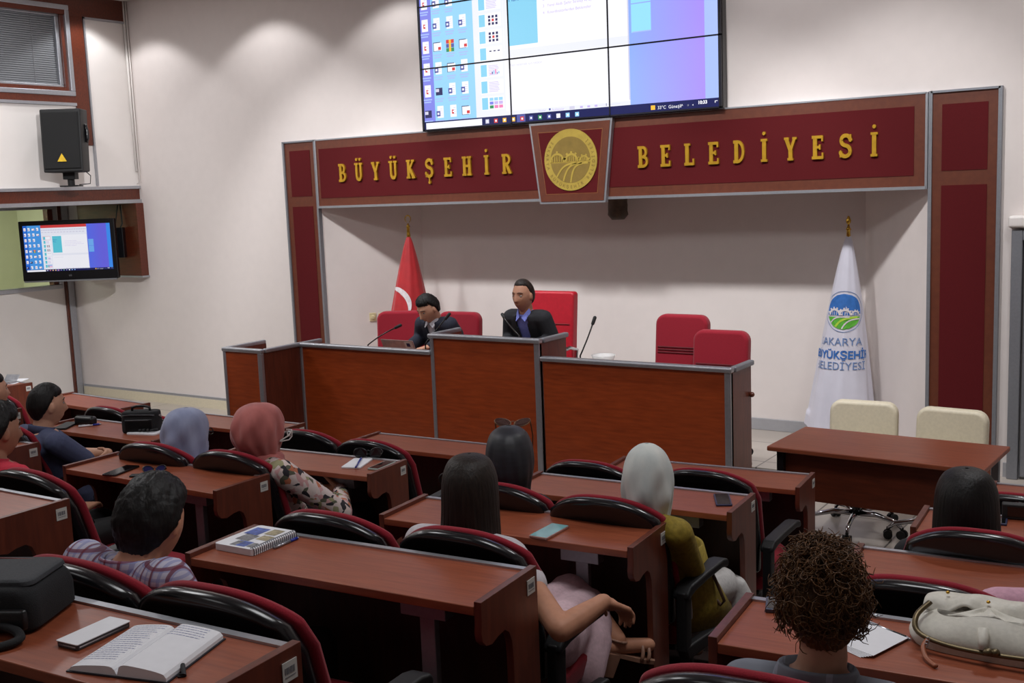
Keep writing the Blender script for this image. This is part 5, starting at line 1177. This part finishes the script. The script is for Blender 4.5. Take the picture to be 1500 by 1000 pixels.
def eyes(P, brow=HBLK, lips=None, white=True):
    HM = P['HM']; mb = MB()
    EW = mat('eye_white', rgb(150, 140, 134), .4); ED = mat('dark_iris', rgb(22, 16, 12), .3)
    for s in (-1, 1):
        e = MB(); e.ball(HM @ Vector((s*.031, .074, .011)), .0125, .009, .0065, 8, HM.to_3x3()); e.obj('eye', EW, P['root'], smooth=True)
        e = MB(); e.ball(HM @ Vector((s*.031, .0775, .011)), .0062, .0065, .0062, 8, HM.to_3x3()); e.obj('iris', ED, P['root'], smooth=True)
        b = MB(); b.tube([HM @ (head_point(Vector((x*s/.074, math.sqrt(max(.01, 1-(x/.074)**2-(z/.118)**2)), z/.118)))+Vector((0, .002, 0))) for x, z in ((.012, .035), (.026, .038), (.040, .035), (.05, .028))], [.0014, .0024, .0022, .001], 6); b.obj('eyebrow', brow, P['root'], smooth=True)
    l = MB(); l.tube([HM @ (head_point(Vector((x/.074, math.sqrt(max(.01, 1-(x/.074)**2-(.062/.118)**2)), -.062/.118)))+Vector((0, .001, 0))) for x in (-.022, -.01, 0, .01, .022)], [.001, .0028, .0032, .0028, .001], 6); l.obj('lips', mat('lip_tone', rgb(130, 78, 68), .5), P['root'], smooth=True)
# --- men on the rostrum
SUIT1 = cloth('charcoal_suit', 22, 23, 29); SUIT2 = cloth('navy_suit', 26, 30, 46); SHB = cloth('blue_shirt', 112, 122, 196); SHW = cloth('white_shirt', 200, 200, 208)
def suit(P, jacket, shirt, w=.042, rz=0, lap=True):
    """open jacket: the top becomes the shirt; a thicker jacket with an open front goes over it"""
    t = P['root']; P['top'].name = 'shirt'; P['top'].data.materials.clear(); P['top'].data.materials.append(shirt)
    mb = MB(); g = .026; sp = P['spine']; nb_ = P['nb']
    prof = [(-.12, .165, .12), (.0, .17, .12), (.25, .155, .108), (.5, .155, .108), (.72, .172, .108), (.86, .166, .092), (.94, .115, .075)]
    mb.loft([(sp(k), rx+g, ry+g) for k, rx, ry in prof], 28)
    for i in (-1, 1):
        S_, E_, W_ = P['A'][i][:3]; mb.capsule(nb_+Vector((i*.075, -.005, -.05)), S_, .064, .071); mb.capsule(S_, E_, .070, .060); mb.capsule(E_, W_.lerp(E_, .08), .06, .046)
    o = mb.obj('jacket', jacket, t); remesh(o, .009, 3)
    bm = bmesh.new(); bm.from_mesh(o.data); dead = []
    for f in bm.faces:
        c = f.calc_center_median(); k = c.z
        ax = sp(.6); zt = nb_.z
        ww = w+.016*max(0, min(1, (c.z-(zt-.20))/.2))
        if c.y > ax.y+.04 and abs(c.x-nb_.x*.7-ax.x*.3) < ww: dead.append(f)
    bmesh.ops.delete(bm, geom=dead, context='FACES'); bm.to_mesh(o.data); bm.free()
    s = o.modifiers.new('sol', 'SOLIDIFY'); s.thickness = .008; s.offset = -1
    # collar wings
    for i in (-1, 1):
        c = MB(); a = nb_+Vector((i*.050, .030, .020)); b = nb_+Vector((i*.010, .082, -.045)); d = nb_+Vector((i*.040, .084, -.075)); e = nb_+Vector((i*.066, .03, -.018))
        c.rings([[a, b, d, e], [p+Vector((0, .008, .004)) for p in (a, b, d, e)]]); c.obj('collar', shirt, t)
    return o
seatC = (Vector((-4.62, 7.22, DZ)), R(180))
P = person('person', 'speaking man in dark suit and blue shirt at the tall middle rostrum section', seatC, (766, 433), 7.02, face=R(-2), pitch=R(4), s=1.0, sk=SK1, vox=.005, top=SHB, bottom=SUIT1, sh_w=.145, bulk=1.0, arms={-1: ((-.20, .10, .80), (-.10, .36, .78)), 1: ((.20, .10, .80), (.10, .36, .78))}, hip=(0, -.02, .56))
suit(P, SUIT1, SHB); eyes(P)
hair_obj(P, HDRK, lambda p, d: m_short(p, d, .086, -.03), .012, .2, 3)
P = person('person', 'man in navy suit and white shirt looking down at the laptop on the rostrum', (Vector((-5.53, 7.25, DZ)), R(180)), (627, 452), 6.98, face=R(-12), pitch=R(30), s=.98, sk=SK2, vox=.005, top=SHW, bottom=SUIT2, sh_w=.14, bulk=.98, arms={-1: ((-.19, .12, .76), (-.10, .38, .74)), 1: ((.19, .12, .76), (.10, .38, .74))}, hip=(0, -.02, .52))
suit(P, SUIT2, SHW, .034); eyes(P)
hair_obj(P, HBLK, lambda p, d: m_short(p, d, .068, -.01), .016, .35, 8)
# --- audience men
POLO = cloth('grey_blue_polo', 66, 72, 100); REDS = cloth('coral_red_shirt', 190, 40, 62)
c = CH['K2']
P = person('person', 'man in grey blue polo shirt with crossed arms, second row at the left', (c[0]+Vector((.08, .03, 0)), c[1]-R(8)), (69, 594), 3.52, face=R(-6), pitch=R(2), s=1.0, sk=SK2, vox=.0055, top=POLO, bottom=cloth('dark_jeans', 34, 36, 46), sleeve='short', sh_w=.185, bulk=1.08,
    arms={1: ((.26, .07, .66), (-.06, .14, .66), Vector((-.9, .1, -.2)), Vector((0, -.6, -.5)), .9), -1: ((-.22, .14, .66), (.165, .185, .715), Vector((.80, -.42, .0)), Vector((-.3, -.6, -.3)), .50)})
eyes(P); hair_obj(P, HBLK, lambda p, d: m_short(p, d, .064, -.004), .011, .18, 5)
cl = MB(); nb_ = P['nb']; cl.rings([[nb_+Vector((.064*math.cos(a)*k, .060*math.sin(a)*k+.0, z+.018*math.sin(a)*-1)) for a in (2*math.pi*j/24 for j in range(24))] for z, k in ((-.03, 1.25), (.012, 1.12), (.016, 1.08), (-.01, 1.05))]); cl.obj('collar', POLO, P['root'], smooth=True)
c = CH['F1']
P = person('person', 'man in coral red shirt seen in profile at the left edge', (c[0]+Vector((.05, .03, 0)), c[1]), (-3, 632), 2.66, face=R(-4), pitch=R(4), s=1.0, sk=SK1, vox=.0055, top=REDS, sleeve='short', sh_w=.19, bulk=1.1)
eyes(P); hair_obj(P, HBLK, lambda p, d: m_short(p, d, .060, -.012), .019, .3, 6)
cl = MB(); nb_ = P['nb']; cl.rings([[nb_+Vector((.064*math.cos(a)*k, .060*math.sin(a)*k+.0, z+.018*math.sin(a)*-1)) for a in (2*math.pi*j/24 for j in range(24))] for z, k in ((-.03, 1.25), (.012, 1.12), (.016, 1.08), (-.01, 1.05))]); cl.obj('collar', REDS, P['root'], smooth=True)
c = CH['L2']
P = person('person', 'man at the left edge with only part of his face in view', c, (-13, 574), 3.62, face=R(-4), sk=SK2, vox=.007, top=cloth('dark_grey_shirt', 60, 60, 66), sleeve='short')
eyes(P); hair_obj(P, HBLK, lambda p, d: m_short(p, d, .066, -.004), .01, .2, 2)
PLAID = plaid_mat('checked_shirt', rgb(188, 186, 204), [('X', 300, 0, .35, rgb(120, 126, 178), .55), ('Z', 300, 0, .35, rgb(120, 126, 178), .55), ('X', 150, 1.2, .86, rgb(110, 34, 50), .8), ('Z', 150, .4, .86, rgb(110, 34, 50), .8)])
c = CH['B1']
P = person('person', 'man in a blue and red checked shirt with lowered head, foreground left', (c[0]+Vector((.07, .02, 0)), c[1]-R(4)), (223, 765), 1.83, face=R(14), pitch=R(22), s=1.0, sk=SK3, vox=.006, top=PLAID, sleeve='short', sh_w=.165, shoulder_dz=.04, bulk=1.0)
hair_obj(P, HBLK, lambda p, d: m_short(p, d, .064, -.03, -.105), .020, .35, 9, 26)
cl = MB(); nb_ = P['nb']; cl.rings([[nb_+Vector((.066*math.cos(a)*k, .062*math.sin(a)*k+.0, z+.012*math.sin(a)*-1)) for a in (2*math.pi*j/24 for j in range(24))] for z, k in ((-.035, 1.35), (.012, 1.16), (.018, 1.1), (-.01, 1.05))]); cl.obj('collar', PLAID, P['root'], smooth=True)
# --- headscarves
def scarf(P, m, rings, face_open=True, hairlike=False, nf=9, amp=.05, seed=0., twist=1.2, name='headscarf', n=120):
    """draped rings round the head; rings: (z rel. head centre, rx, ry, cy), x right, y forward; folds run down with a twist"""
    HM = P['HM']; Rz = Matrix.Translation(HM.translation) @ HM.to_3x3().to_4x4(); out = []
    # densify
    dense = []
    for i in range(len(rings)-1):
        p0, p1, p2, p3 = rings[max(0, i-1)], rings[i], rings[i+1], rings[min(len(rings)-1, i+2)]
        for k in range(8):
            u = k/8; dense.append(tuple(.5*(2*b+(c_-a)*u+(2*a-5*b+4*c_-d_)*u*u+(3*b-a-3*c_+d_)*u**3) for a, b, c_, d_ in zip(p0, p1, p2, p3)))
    dense.append(rings[-1])
    zt = dense[0][0]; zb = dense[-1][0]
    for z, rx, ry, cy in dense:
        v = (zt-z)/(zt-zb); ring = []
        for j in range(n):
            a = 2*math.pi*j/n
            f = amp*min(1, v*2.2)*(math.sin(nf*a+twist*6*v+seed)*.5+.5*math.sin((nf*1.7//1)*a-twist*4*v+seed*2)+.8*noise.noise(Vector((math.cos(a)*2.2+seed, math.sin(a)*2.2, z*9))))
            ring.append(Rz @ Vector((rx*math.cos(a)*(1+f), cy+ry*math.sin(a)*(1+f), z)))
        out.append(ring)
    mb = MB(); mb.rings(out, cap=False); o = mb.obj(name, m, P['root'], smooth=True)
    if face_open:
        bm = bmesh.new(); bm.from_mesh(o.data); inv = Rz.inverted(); dead = []
        for f in bm.faces:
            c = inv @ f.calc_center_median(); a = math.atan2(c.x, c.y)
            if hairlike:
                if abs(a) < R(50) and c.z < .06: dead.append(f)
            elif abs(a) < R(42) and -.105 < c.z < .065 and (a/R(42))**2+((c.z+.02)/.088)**2 < 1: dead.append(f)
        bmesh.ops.delete(bm, geom=dead, context='FACES'); bm.to_mesh(o.data); bm.free()
    sd = o.modifiers.new('sol', 'SOLIDIFY'); sd.thickness = .004; sd.offset = 1
    return o
def sfab(name, c, c2=None): return mat(name, c, .75, c2=c2, scale=9, bump=.6, sheen=.2, stretch=(1.6, 1.6, .5))
c = CH['G1']
BLUEB = plaid_mat('pale_checked_blouse', rgb(196, 196, 220), [('X', 60, 0, .5, rgb(140, 150, 210), .5), ('Z', 60, 1, .5, rgb(140, 150, 210), .5)])
P = person('person', 'woman in a pale blue headscarf, second row', (c[0]+Vector((.02, .02, 0)), c[1]), (275, 636), 3.50, face=R(-4), pitch=R(5), s=.96, sk=SK2, vox=.008, top=BLUEB, sh_w=.165)
eyes(P)
scarf(P, sfab('pale_blue_scarf', rgb(124, 132, 162), rgb(150, 158, 186)), [(.134, .012, .012, -.01), (.128, .045, .05, -.01), (.105, .078, .092, -.012), (.06, .097, .116, -.014), (.0, .102, .124, -.016), (-.06, .100, .122, -.018), (-.11, .100, .116, -.02), (-.145, .112, .112, -.02), (-.18, .150, .120, -.02), (-.215, .185, .13, -.02)], amp=.075, seed=1.5, nf=5, twist=2.2)
gl = MB(); HM = P['HM']; gl.tube([HM @ Vector((.07, .02, .012)), HM @ Vector((.068, .10, .012))], .003, 6); gl.tube([HM @ Vector((.05+.02*math.cos(R(k)), .105, .008+.018*math.sin(R(k)))) for k in range(0, 361, 30)], .003, 6); gl.obj('glasses', BLKP, P['root'])
c = CH['G2']; FLO = floral_mat('floral_blouse')
WP = (Matrix.Translation(c[0]+Vector((.06, .03, 0))) @ Matrix.Rotation(c[1]-R(6), 4, 'Z')).inverted(); ep_, wp_ = tuple(WP @ at(500, 750, 1, 3.70)), tuple(WP @ at(499, 717, 1, 3.95))
P = person('person', 'woman in a salmon pink headscarf and floral blouse, second row', (c[0]+Vector((.06, .03, 0)), c[1]-R(6)), (384, 629), 3.53, face=R(12), pitch=R(6), s=.97, sk=SK2, vox=.006, top=FLO, sh_w=.175, bulk=1.12,
    arms={1: (ep_, wp_, Vector((-.8, .05, .5)), Vector((0, -.3, -.8)), .25), -1: ((-.20, .16, .68), (wp_[0]-.13, wp_[1]-.02, wp_[2]-.005), Vector((.8, .1, .1)), Vector((0, .2, -.8)), .35)})
eyes(P)
SAL = sfab('salmon_scarf', rgb(158, 82, 78), rgb(186, 104, 98))
scarf(P, SAL, [(.128, .012, .012, -.02), (.122, .05, .056, -.022), (.098, .088, .100, -.028), (.05, .108, .126, -.034), (.0, .112, .134, -.036), (-.05, .104, .126, -.034), (-.085, .092, .108, -.026), (-.115, .082, .090, -.016), (-.125, .086, .092, -.012)], amp=.06, seed=.4, nf=7, twist=1.4)
scarf(P, SAL, [(-.105, .078, .082, -.012), (-.12, .098, .10, -.008), (-.14, .104, .104, -.004), (-.17, .106, .106, 0), (-.20, .118, .11, 0), (-.215, .11, .105, 0)], face_open=False, amp=.07, seed=2.4, nf=5, twist=2.5, name='scarf_collar')
gl = MB(); HM = P['HM']; gl.tube([HM @ Vector((.118, -.02, -.045)), HM @ Vector((.112, .06, -.028)), HM @ Vector((.085, .12, -.01))], .0035, 6)
gl.tube([HM @ Vector((.118, -.02, -.048)), HM @ Vector((.112, .06, -.05)), HM @ Vector((.09, .115, -.04))], .003, 6); gl.tube([HM @ Vector((.085, .12, -.01)), HM @ Vector((.09, .115, -.04)), HM @ Vector((.06, .125, -.04)), HM @ Vector((.05, .128, -.01)), HM @ Vector((.085, .12, -.01))], .004, 6)
gl.obj('glasses', mat('white_frame', rgb(196, 188, 184), .3), P['root'], smooth=True)
c = CH['D1']; BLT = cloth('black_blouse', 20, 20, 24)
P = person('person', 'woman in a black headscarf with brown sunglasses on top of her head', (c[0]+Vector((.04, .03, 0)), c[1]-R(4)), (747, 672), 3.58, face=R(24), pitch=R(4), s=.95, sk=SK2, vox=.008, top=BLT, sh_w=.175)
scarf(P, mat('black_scarf', rgb(18, 18, 23), .5, c2=rgb(34, 35, 44), scale=10, stretch=(1, 1, 6), bump=.15), [(.140, .012, .012, -.005), (.133, .042, .048, -.008), (.108, .074, .088, -.012), (.06, .092, .112, -.014), (.0, .097, .12, -.016), (-.06, .093, .116, -.016), (-.11, .084, .10, -.014), (-.15, .084, .094, -.01), (-.19, .11, .10, -.01), (-.22, .135, .11, -.01)], amp=.03, seed=3.2, nf=9)
Wm = Matrix.Translation(P['root'].location) @ Matrix.Rotation(P['root'].rotation_euler.z, 4, 'Z')
tp = Wm @ (P['HM'] @ Vector((0, .062, .126))); sunglasses('brown tinted sunglasses pushed up on the black headscarf', tp, P['root'].rotation_euler.z+R(24), R(-66), BRLENS, mat('gold_frame', rgb(120, 92, 70), .3, .6), 1.15)
c = CH['D2']; YEL = mat('mustard_jacket', rgb(122, 104, 26), .8, c2=rgb(152, 130, 40), scale=55, bump=.45); WSK = cloth('white_skirt', 206, 204, 202)
P = person('person', 'woman in a white headscarf and mustard yellow jacket, second row', (c[0]+Vector((.06, .04, 0)), c[1]-R(10)), (949, 703), 3.60, face=R(28), pitch=R(4), s=.92, sk=SK2, vox=.008, top=YEL, sh_w=.17, bulk=1.05, skirt=True,
    arms={1: ((.20, -.03, .62), (.10, .12, .54)), -1: ((-.20, .0, .62), (-.04, .14, .54))}, legs={i: ((i*.09, 0, .5), (i*.10, .34, .45), (i*.1, .40, .12), (i*.11, .52, .05)) for i in (-1, 1)})
scarf(P, sfab('white_scarf', rgb(186, 194, 192), rgb(212, 214, 208)), [(.152, .010, .010, -.03), (.143, .036, .04, -.026), (.112, .070, .084, -.018), (.06, .092, .112, -.014), (.0, .098, .12, -.012), (-.06, .095, .115, -.012), (-.11, .086, .10, -.008), (-.15, .078, .09, -.004), (-.19, .072, .084, 0), (-.225, .06, .07, .0)], amp=.07, seed=5.1, nf=5, twist=1.6)
mb = MB()
LG_ = P['LG']; mb.loft([(P['hp']+Vector((0, 0, -.1)), .18, .15), (P['hp']+Vector((0, 0, .04)), .18, .14)], 24)
for i in (-1, 1): mb.capsule(LG_[i][0], LG_[i][1], .095, .078)
mb.loft([((0, .40, .46), .18, .08), ((0, .43, .35), .22, .11), ((0, .42, .16), .25, .13)], 28)
sk_o = mb.obj('skirt', WSK, P['root']); remesh(sk_o, .012, 2)
mb = MB(); mb.rings([[Vector((P['nb'].x*.3+.0+rx*math.cos(a), y+ry*math.sin(a), z)) for a in (2*math.pi*k/28 for k in range(28))] for z, rx, ry, y in ((.72, .185, .14, .0), (.6, .2, .17, .02), (.48, .215, .22, .07), (.40, .225, .26, .10))], cap=False); o = mb.obj('jacket_hem', YEL, P['root'], smooth=True); o.modifiers.new('sol', 'SOLIDIFY').thickness = .01
mb = MB(); mb.tube([at(u, v, 1, 3.82) for u, v in ((1018, 846), (1030, 858), (1044, 872), (1056, 886), (1061, 880), (1052, 858), (1043, 838))], .007, 6); bs_ = mb.obj('bag_strap', mat('brown_strap', rgb(84, 60, 46), .5), None, smooth=True); tag(bs_, 'brown leather bag strap hanging beside the mustard yellow jacket', 'strap')
# --- long dark hair, white top, pink skirt
def long_hair(P, m, length, w, seed=0, part=True, back=.07):
    HM = P['HM']; nbz = P['nb']
    mask = lambda p, d: max((p.z-.07)/.02 if d.y > .55 else 1.0, 0) if d.y > .35 else 1.0
    def extra(mb, HM):
        rings = []
        Rr = Matrix.Translation(HM.translation) @ Matrix.Rotation(HM.to_euler().z, 4, 'Z')
        for k in range(22):
            u = k/21; z = .05-length*u; rx = .094+(w-.094)*u+.004*math.sin(9*u); ry = .100-.030*u
            cy = -.03-back*.5*min(1, u*1.5); ring = []
            for j in range(72):
                a = 2*math.pi*j/72; f = .035*noise.noise(Vector((math.cos(a)*6+seed, math.sin(a)*6, u*1.2)))+.02*math.sin(23*a+seed)
                yy = ry*math.sin(a)
                if yy > .02: yy = .02+(yy-.02)*.35
                ring.append(Rr @ Vector((rx*math.cos(a)*(1+f), cy+yy*(1+f), z-(.02*noise.noise(Vector((a*4, seed, 0))) if k == 21 else 0))))
            rings.append(ring)
        mb.rings(rings)
    return hair_obj(P, m, mask, .020, .15, seed, 30, extra)
c = CH['C2']; WTOP = cloth('white_top', 196, 190, 194); PINK = cloth('pale_pink_skirt', 206, 176, 184)
Wp = lambda u, v, z, P_: P_ @ at(u, v, 2, z)
cl_ = c[0]+Vector((.06, .02, 0)); crz = c[1]-R(3)
Wi = (Matrix.Translation(cl_) @ Matrix.Rotation(crz, 4, 'Z')).inverted()
el = Wi @ at(822, 922, 2, .269+.735); wr = Wi @ at(884, 881, 2, .269+.765)
an = Wi @ at(903, 936, 2, .269+.42); toe = Wi @ at(950, 944, 2, .269+.37); kn = Wi @ at(858, 892, 2, .269+.50)
P = person('person', 'woman with long dark hair, white top and pale pink skirt, arm on the armrest', (cl_, crz), (690, 722), 2.80, face=R(24), pitch=R(4), s=.95, sk=SK3, vox=.005, top=WTOP, sleeve='cap', sh_w=.18, skirt=True,
    arms={1: (tuple(el), tuple(wr), Vector((.25, .75, -.45)), Vector((0, -.45, -.8)), .55)},
    legs={1: ((.09, 0, .52), tuple(kn), tuple(an), tuple(toe)), -1: ((-.09, 0, .5), (-.04, .36, .52), (.02, .36, .12), (.03, .48, .05))})
scarf(P, HDRK, [(.134, .006, .008, -.012), (.130, .040, .046, -.012), (.112, .068, .082, -.014), (.07, .086, .108, -.016), (.02, .092, .116, -.018), (-.05, .094, .114, -.02), (-.12, .098, .104, -.03), (-.20, .104, .092, -.05), (-.30, .108, .08, -.06), (-.38, .10, .07, -.065)], hairlike=True, nf=31, amp=.012, seed=1.7, twist=.2, name='hair', n=200)
hc = MB(); HM = P['HM']; hc.tube([HM @ Vector((-.085+.016*math.cos(R(k)), -.03, .055+.016*math.sin(R(k)))) for k in range(0, 361, 30)], .005, 6); hc.obj('hair_loop', HDRK, P['root'], smooth=True)
mb = MB(); L1 = P['LG'][1]
mb.loft([(P['hp']+Vector((0, 0, -.1)), .18, .15), (P['hp']+Vector((0, 0, .05)), .178, .135)], 24)
mb.capsule(L1[0], L1[1], .105, .080); mb.capsule(P['LG'][-1][0], P['LG'][-1][1], .10, .08)
mb.capsule(L1[1], L1[1].lerp(L1[2], .5)+Vector((-.02, -.05, 0)), .082, .085); mb.capsule(P['LG'][-1][1], Vector((.0, .30, .28)), .09, .10)
mb.capsule(L1[1].lerp(L1[2], .6)+Vector((-.0, -.12, .0)), Vector((.14, .12, .36)), .085, .07)
o = mb.obj('skirt', PINK, P['root']); remesh(o, .011, 3)
SAN = mat('nude_sandal_leather', rgb(150, 112, 92), .5)
a_, f_ = L1[2], L1[3]; d_ = (f_-a_).normalized(); dn = Vector((0, 0, -1))
up_ = (Vector((0, 0, 1))-d_*d_.z).normalized(); sdv = d_.cross(up_)
mb = MB(); hb_ = a_-d_*.035-up_*.055
mb.rings([[hb_+d_*x+sdv*y*(1-.3*abs(x-.1))+up_*(z_+.03*max(0, .09-x)*3) for x, y in ((0, -.025), (.06, -.03), (.14, -.04), (.2, -.03), (.22, 0), (.2, .03), (.14, .04), (.06, .03), (0, .025))] for z_ in (-.004, .010)])
mb.obj('sandal_sole', SAN, P['root'])
mb = MB(); hq = hb_+d_*.02; mb.rings([[hq+d_*x*k-up_*z_+sdv*y*k for x, y in ((-.025, -.025), (.03, -.025), (.03, .025), (-.025, .025))] for z_, k in ((-.01, 1.15), (.075, 1.0))]); mb.obj('sandal_heel', SAN, P['root'], bevel=.003)
mb = MB()
for x, rr_ in ((.135, .040), (.165, .037)): mb.tube([hb_+d_*x+sdv*rr_*math.cos(R(k))+up_*(rr_*1.15*math.sin(R(k))+.012) for k in range(-10, 191, 20)], .007, 6)
mb.tube([a_+sdv*.036*math.cos(R(k))+d_*.036*math.sin(R(k))-up_*.0 for k in range(0, 361, 30)], .005, 6); mb.obj('sandal_strap', SAN, P['root'], smooth=True)
# --- right block
c = CH['R3']
P = person('person', 'woman with straight black hair, seated at the right behind a red chair back', c, (1415, 742), 3.82, face=R(12), s=.97, sk=SK2, vox=.008, top=BLT)
scarf(P, HBLK, [(.136, .006, .008, -.012), (.131, .044, .05, -.012), (.112, .074, .088, -.014), (.07, .094, .112, -.016), (.02, .101, .12, -.018), (-.05, .105, .116, -.02), (-.12, .108, .104, -.03), (-.20, .112, .092, -.05), (-.30, .112, .08, -.06)], hairlike=True, nf=37, amp=.008, seed=4.2, twist=.1, name='hair', n=200)
c = CH['R1']; GSH = plaid_mat('grey_checked_shirt', rgb(108, 112, 122), [('X', 60, .3, .95, rgb(150, 156, 170), .6), ('Z', 60, .3, .95, rgb(150, 156, 170), .6)])
P = person('person', 'woman with a curly brown hair bun in a grey shirt, foreground right', (c[0]+Vector((.10, .05, 0)), c[1]), (1204, 893), 1.96, face=R(20), pitch=R(6), s=.85, sk=SK1, vox=.0065, top=GSH, sh_w=.155)
def curls(mb, HM):
    rnd = random.Random(21)
    for k in range(1100):
        th = rnd.uniform(0, 2*math.pi); ph = rnd.uniform(-.25, 1.45)
        d = Vector((math.cos(ph)*math.cos(th), math.cos(ph)*math.sin(th), math.sin(ph)))
        if d.y > .6 and d.z < .3: continue
        p = head_point(d)*1.02+Vector((0, -.008, .006))+d*rnd.uniform(.0, .012+.022*max(0, d.z)); tx_ = Vector((rnd.uniform(-1, 1), rnd.uniform(-1, 1), rnd.uniform(-1, 1))).normalized(); a = (tx_-d*tx_.dot(d)).normalized(); b = d.cross(a)
        r_ = rnd.uniform(.006, .02); n_ = rnd.randint(7, 12); ph0 = rnd.uniform(0, 6)
        mb.tube([HM @ (p+a*(r_*math.cos(ph0+.75*j)+.004*j)+b*r_*math.sin(ph0+.75*j)+d*(.002*j+.004*math.sin(j*1.3))) for j in range(n_)], [.0004+.0009*math.sin(math.pi*(j+.5)/n_) for j in range(n_)], 5)
    for k in range(110):
        th = rnd.uniform(0, 2*math.pi); ph = rnd.uniform(.3, 1.4); d = Vector((math.cos(ph)*math.cos(th), math.cos(ph)*math.sin(th)-.2, math.sin(ph))).normalized(); p = head_point(d)*1.2+d*.012
        a = d.cross(Vector((rnd.uniform(-1, 1), rnd.uniform(-1, 1), .2))).normalized()
        mb.tube([HM @ (p+a*.006*j+d*(.012*math.sin(j*.8))) for j in range(7)], .0009, 4)
hair_obj(P, HBRN, lambda p, d: (m_short(p, d, .07, .0)), .008, .9, 12, 26, curls)
cl = MB(); nb_ = P['nb']; cl.rings([[nb_+Vector((.066*math.cos(a)*k, .062*math.sin(a)*k+.0, z+.012*math.sin(a)*-1)) for a in (2*math.pi*j/24 for j in range(24))] for z, k in ((-.035, 1.35), (.006, 1.12), (.012, 1.06), (-.01, 1.02))]); cl.obj('collar', GSH, P['root'], smooth=True)
c = CH['R2b']
P = person('person', 'person in a pink top at the right edge, only a sleeve in view', c, (1580, 800), 3.02, sk=SK2, vox=.009, top=cloth('pink_blouse', 196, 150, 168), sh_w=.18)
hair_obj(P, HBLK, lambda p, d: m_short(p, d), .02)
# ------------------------------------------------------------------ light
def area(name, loc, size, power, col=(.98, .985, 1), rot=(0, 0, 0), sy=None):
    l = bpy.data.lights.new(name, 'AREA'); l.energy = power; l.color = col; l.size = size
    if sy: l.shape = 'RECTANGLE'; l.size_y = sy
    o = bpy.data.objects.new(name, l); COL.objects.link(o); o.location = loc; o.rotation_euler = rot; return o
def spot(name, loc, target, power, ang, blend=.3, rad=.05, col=(.98, .985, 1)):
    l = bpy.data.lights.new(name, 'SPOT'); l.energy = power; l.color = col; l.spot_size = R(ang); l.spot_blend = blend; l.shadow_soft_size = rad
    o = bpy.data.objects.new(name, l); COL.objects.link(o); o.location = loc
    o.rotation_euler = (Vector(target)-Vector(loc)).to_track_quat('-Z', 'Y').to_euler(); return o
# ceiling downlights washing the stage wall
for x in (-10.0, -8.2, -6.5, -2.9, -1.1, .7):
    spot('wall_washer', (x, YW-.62, ZC-.02), (x, YW-.60, 0), 46 if x < -5 else 32, 114, .3, .07)
for x in (-7.4, -6.1, -4.8, -3.5, -2.2):
    spot('stage_spot', (x, 5.75, ZC-.05), (x, 8.6, .9), 255, 64, .7, .12)
for x in (-9.0, -5.0, -1.0): area('hall_light', (x, 2.6, ZC-.03), 1.2, 42)
area('hall_light', (-3, -.8, ZC-.03), 1.5, 12)
area('door_fill', (-.6, 5.9, ZC-.03), .5, 36)  # unseen fill added to brighten the grey door and the floor nearby
area('left_fill', (-9.2, 5.6, ZC-.03), .6, 40)  # made-up ceiling fill that lifts the left part of the back wall
spot('left_fill_spot', (-3.2, 3.6, ZC-.05), (-11.8, 6.6, .9), 1450, 46, .6, .15)  # added beam reaching under the ledge to brighten the lower left wall
area('booth_lamp', (XL-.9, 6.8, 2.85), .6, 34, (1, 1, .92))
w_ = bpy.data.worlds.new('world'); SC.world = w_; w_.use_nodes = True
w_.node_tree.nodes['Background'].inputs[0].default_value = (.9, .92, 1, 1); w_.node_tree.nodes['Background'].inputs[1].default_value = .05
SC.view_settings.view_transform = 'Standard'; SC.view_settings.look = 'None'; SC.view_settings.exposure = 0
SC.cycles.use_denoising = True; SC.cycles.max_bounces = 8
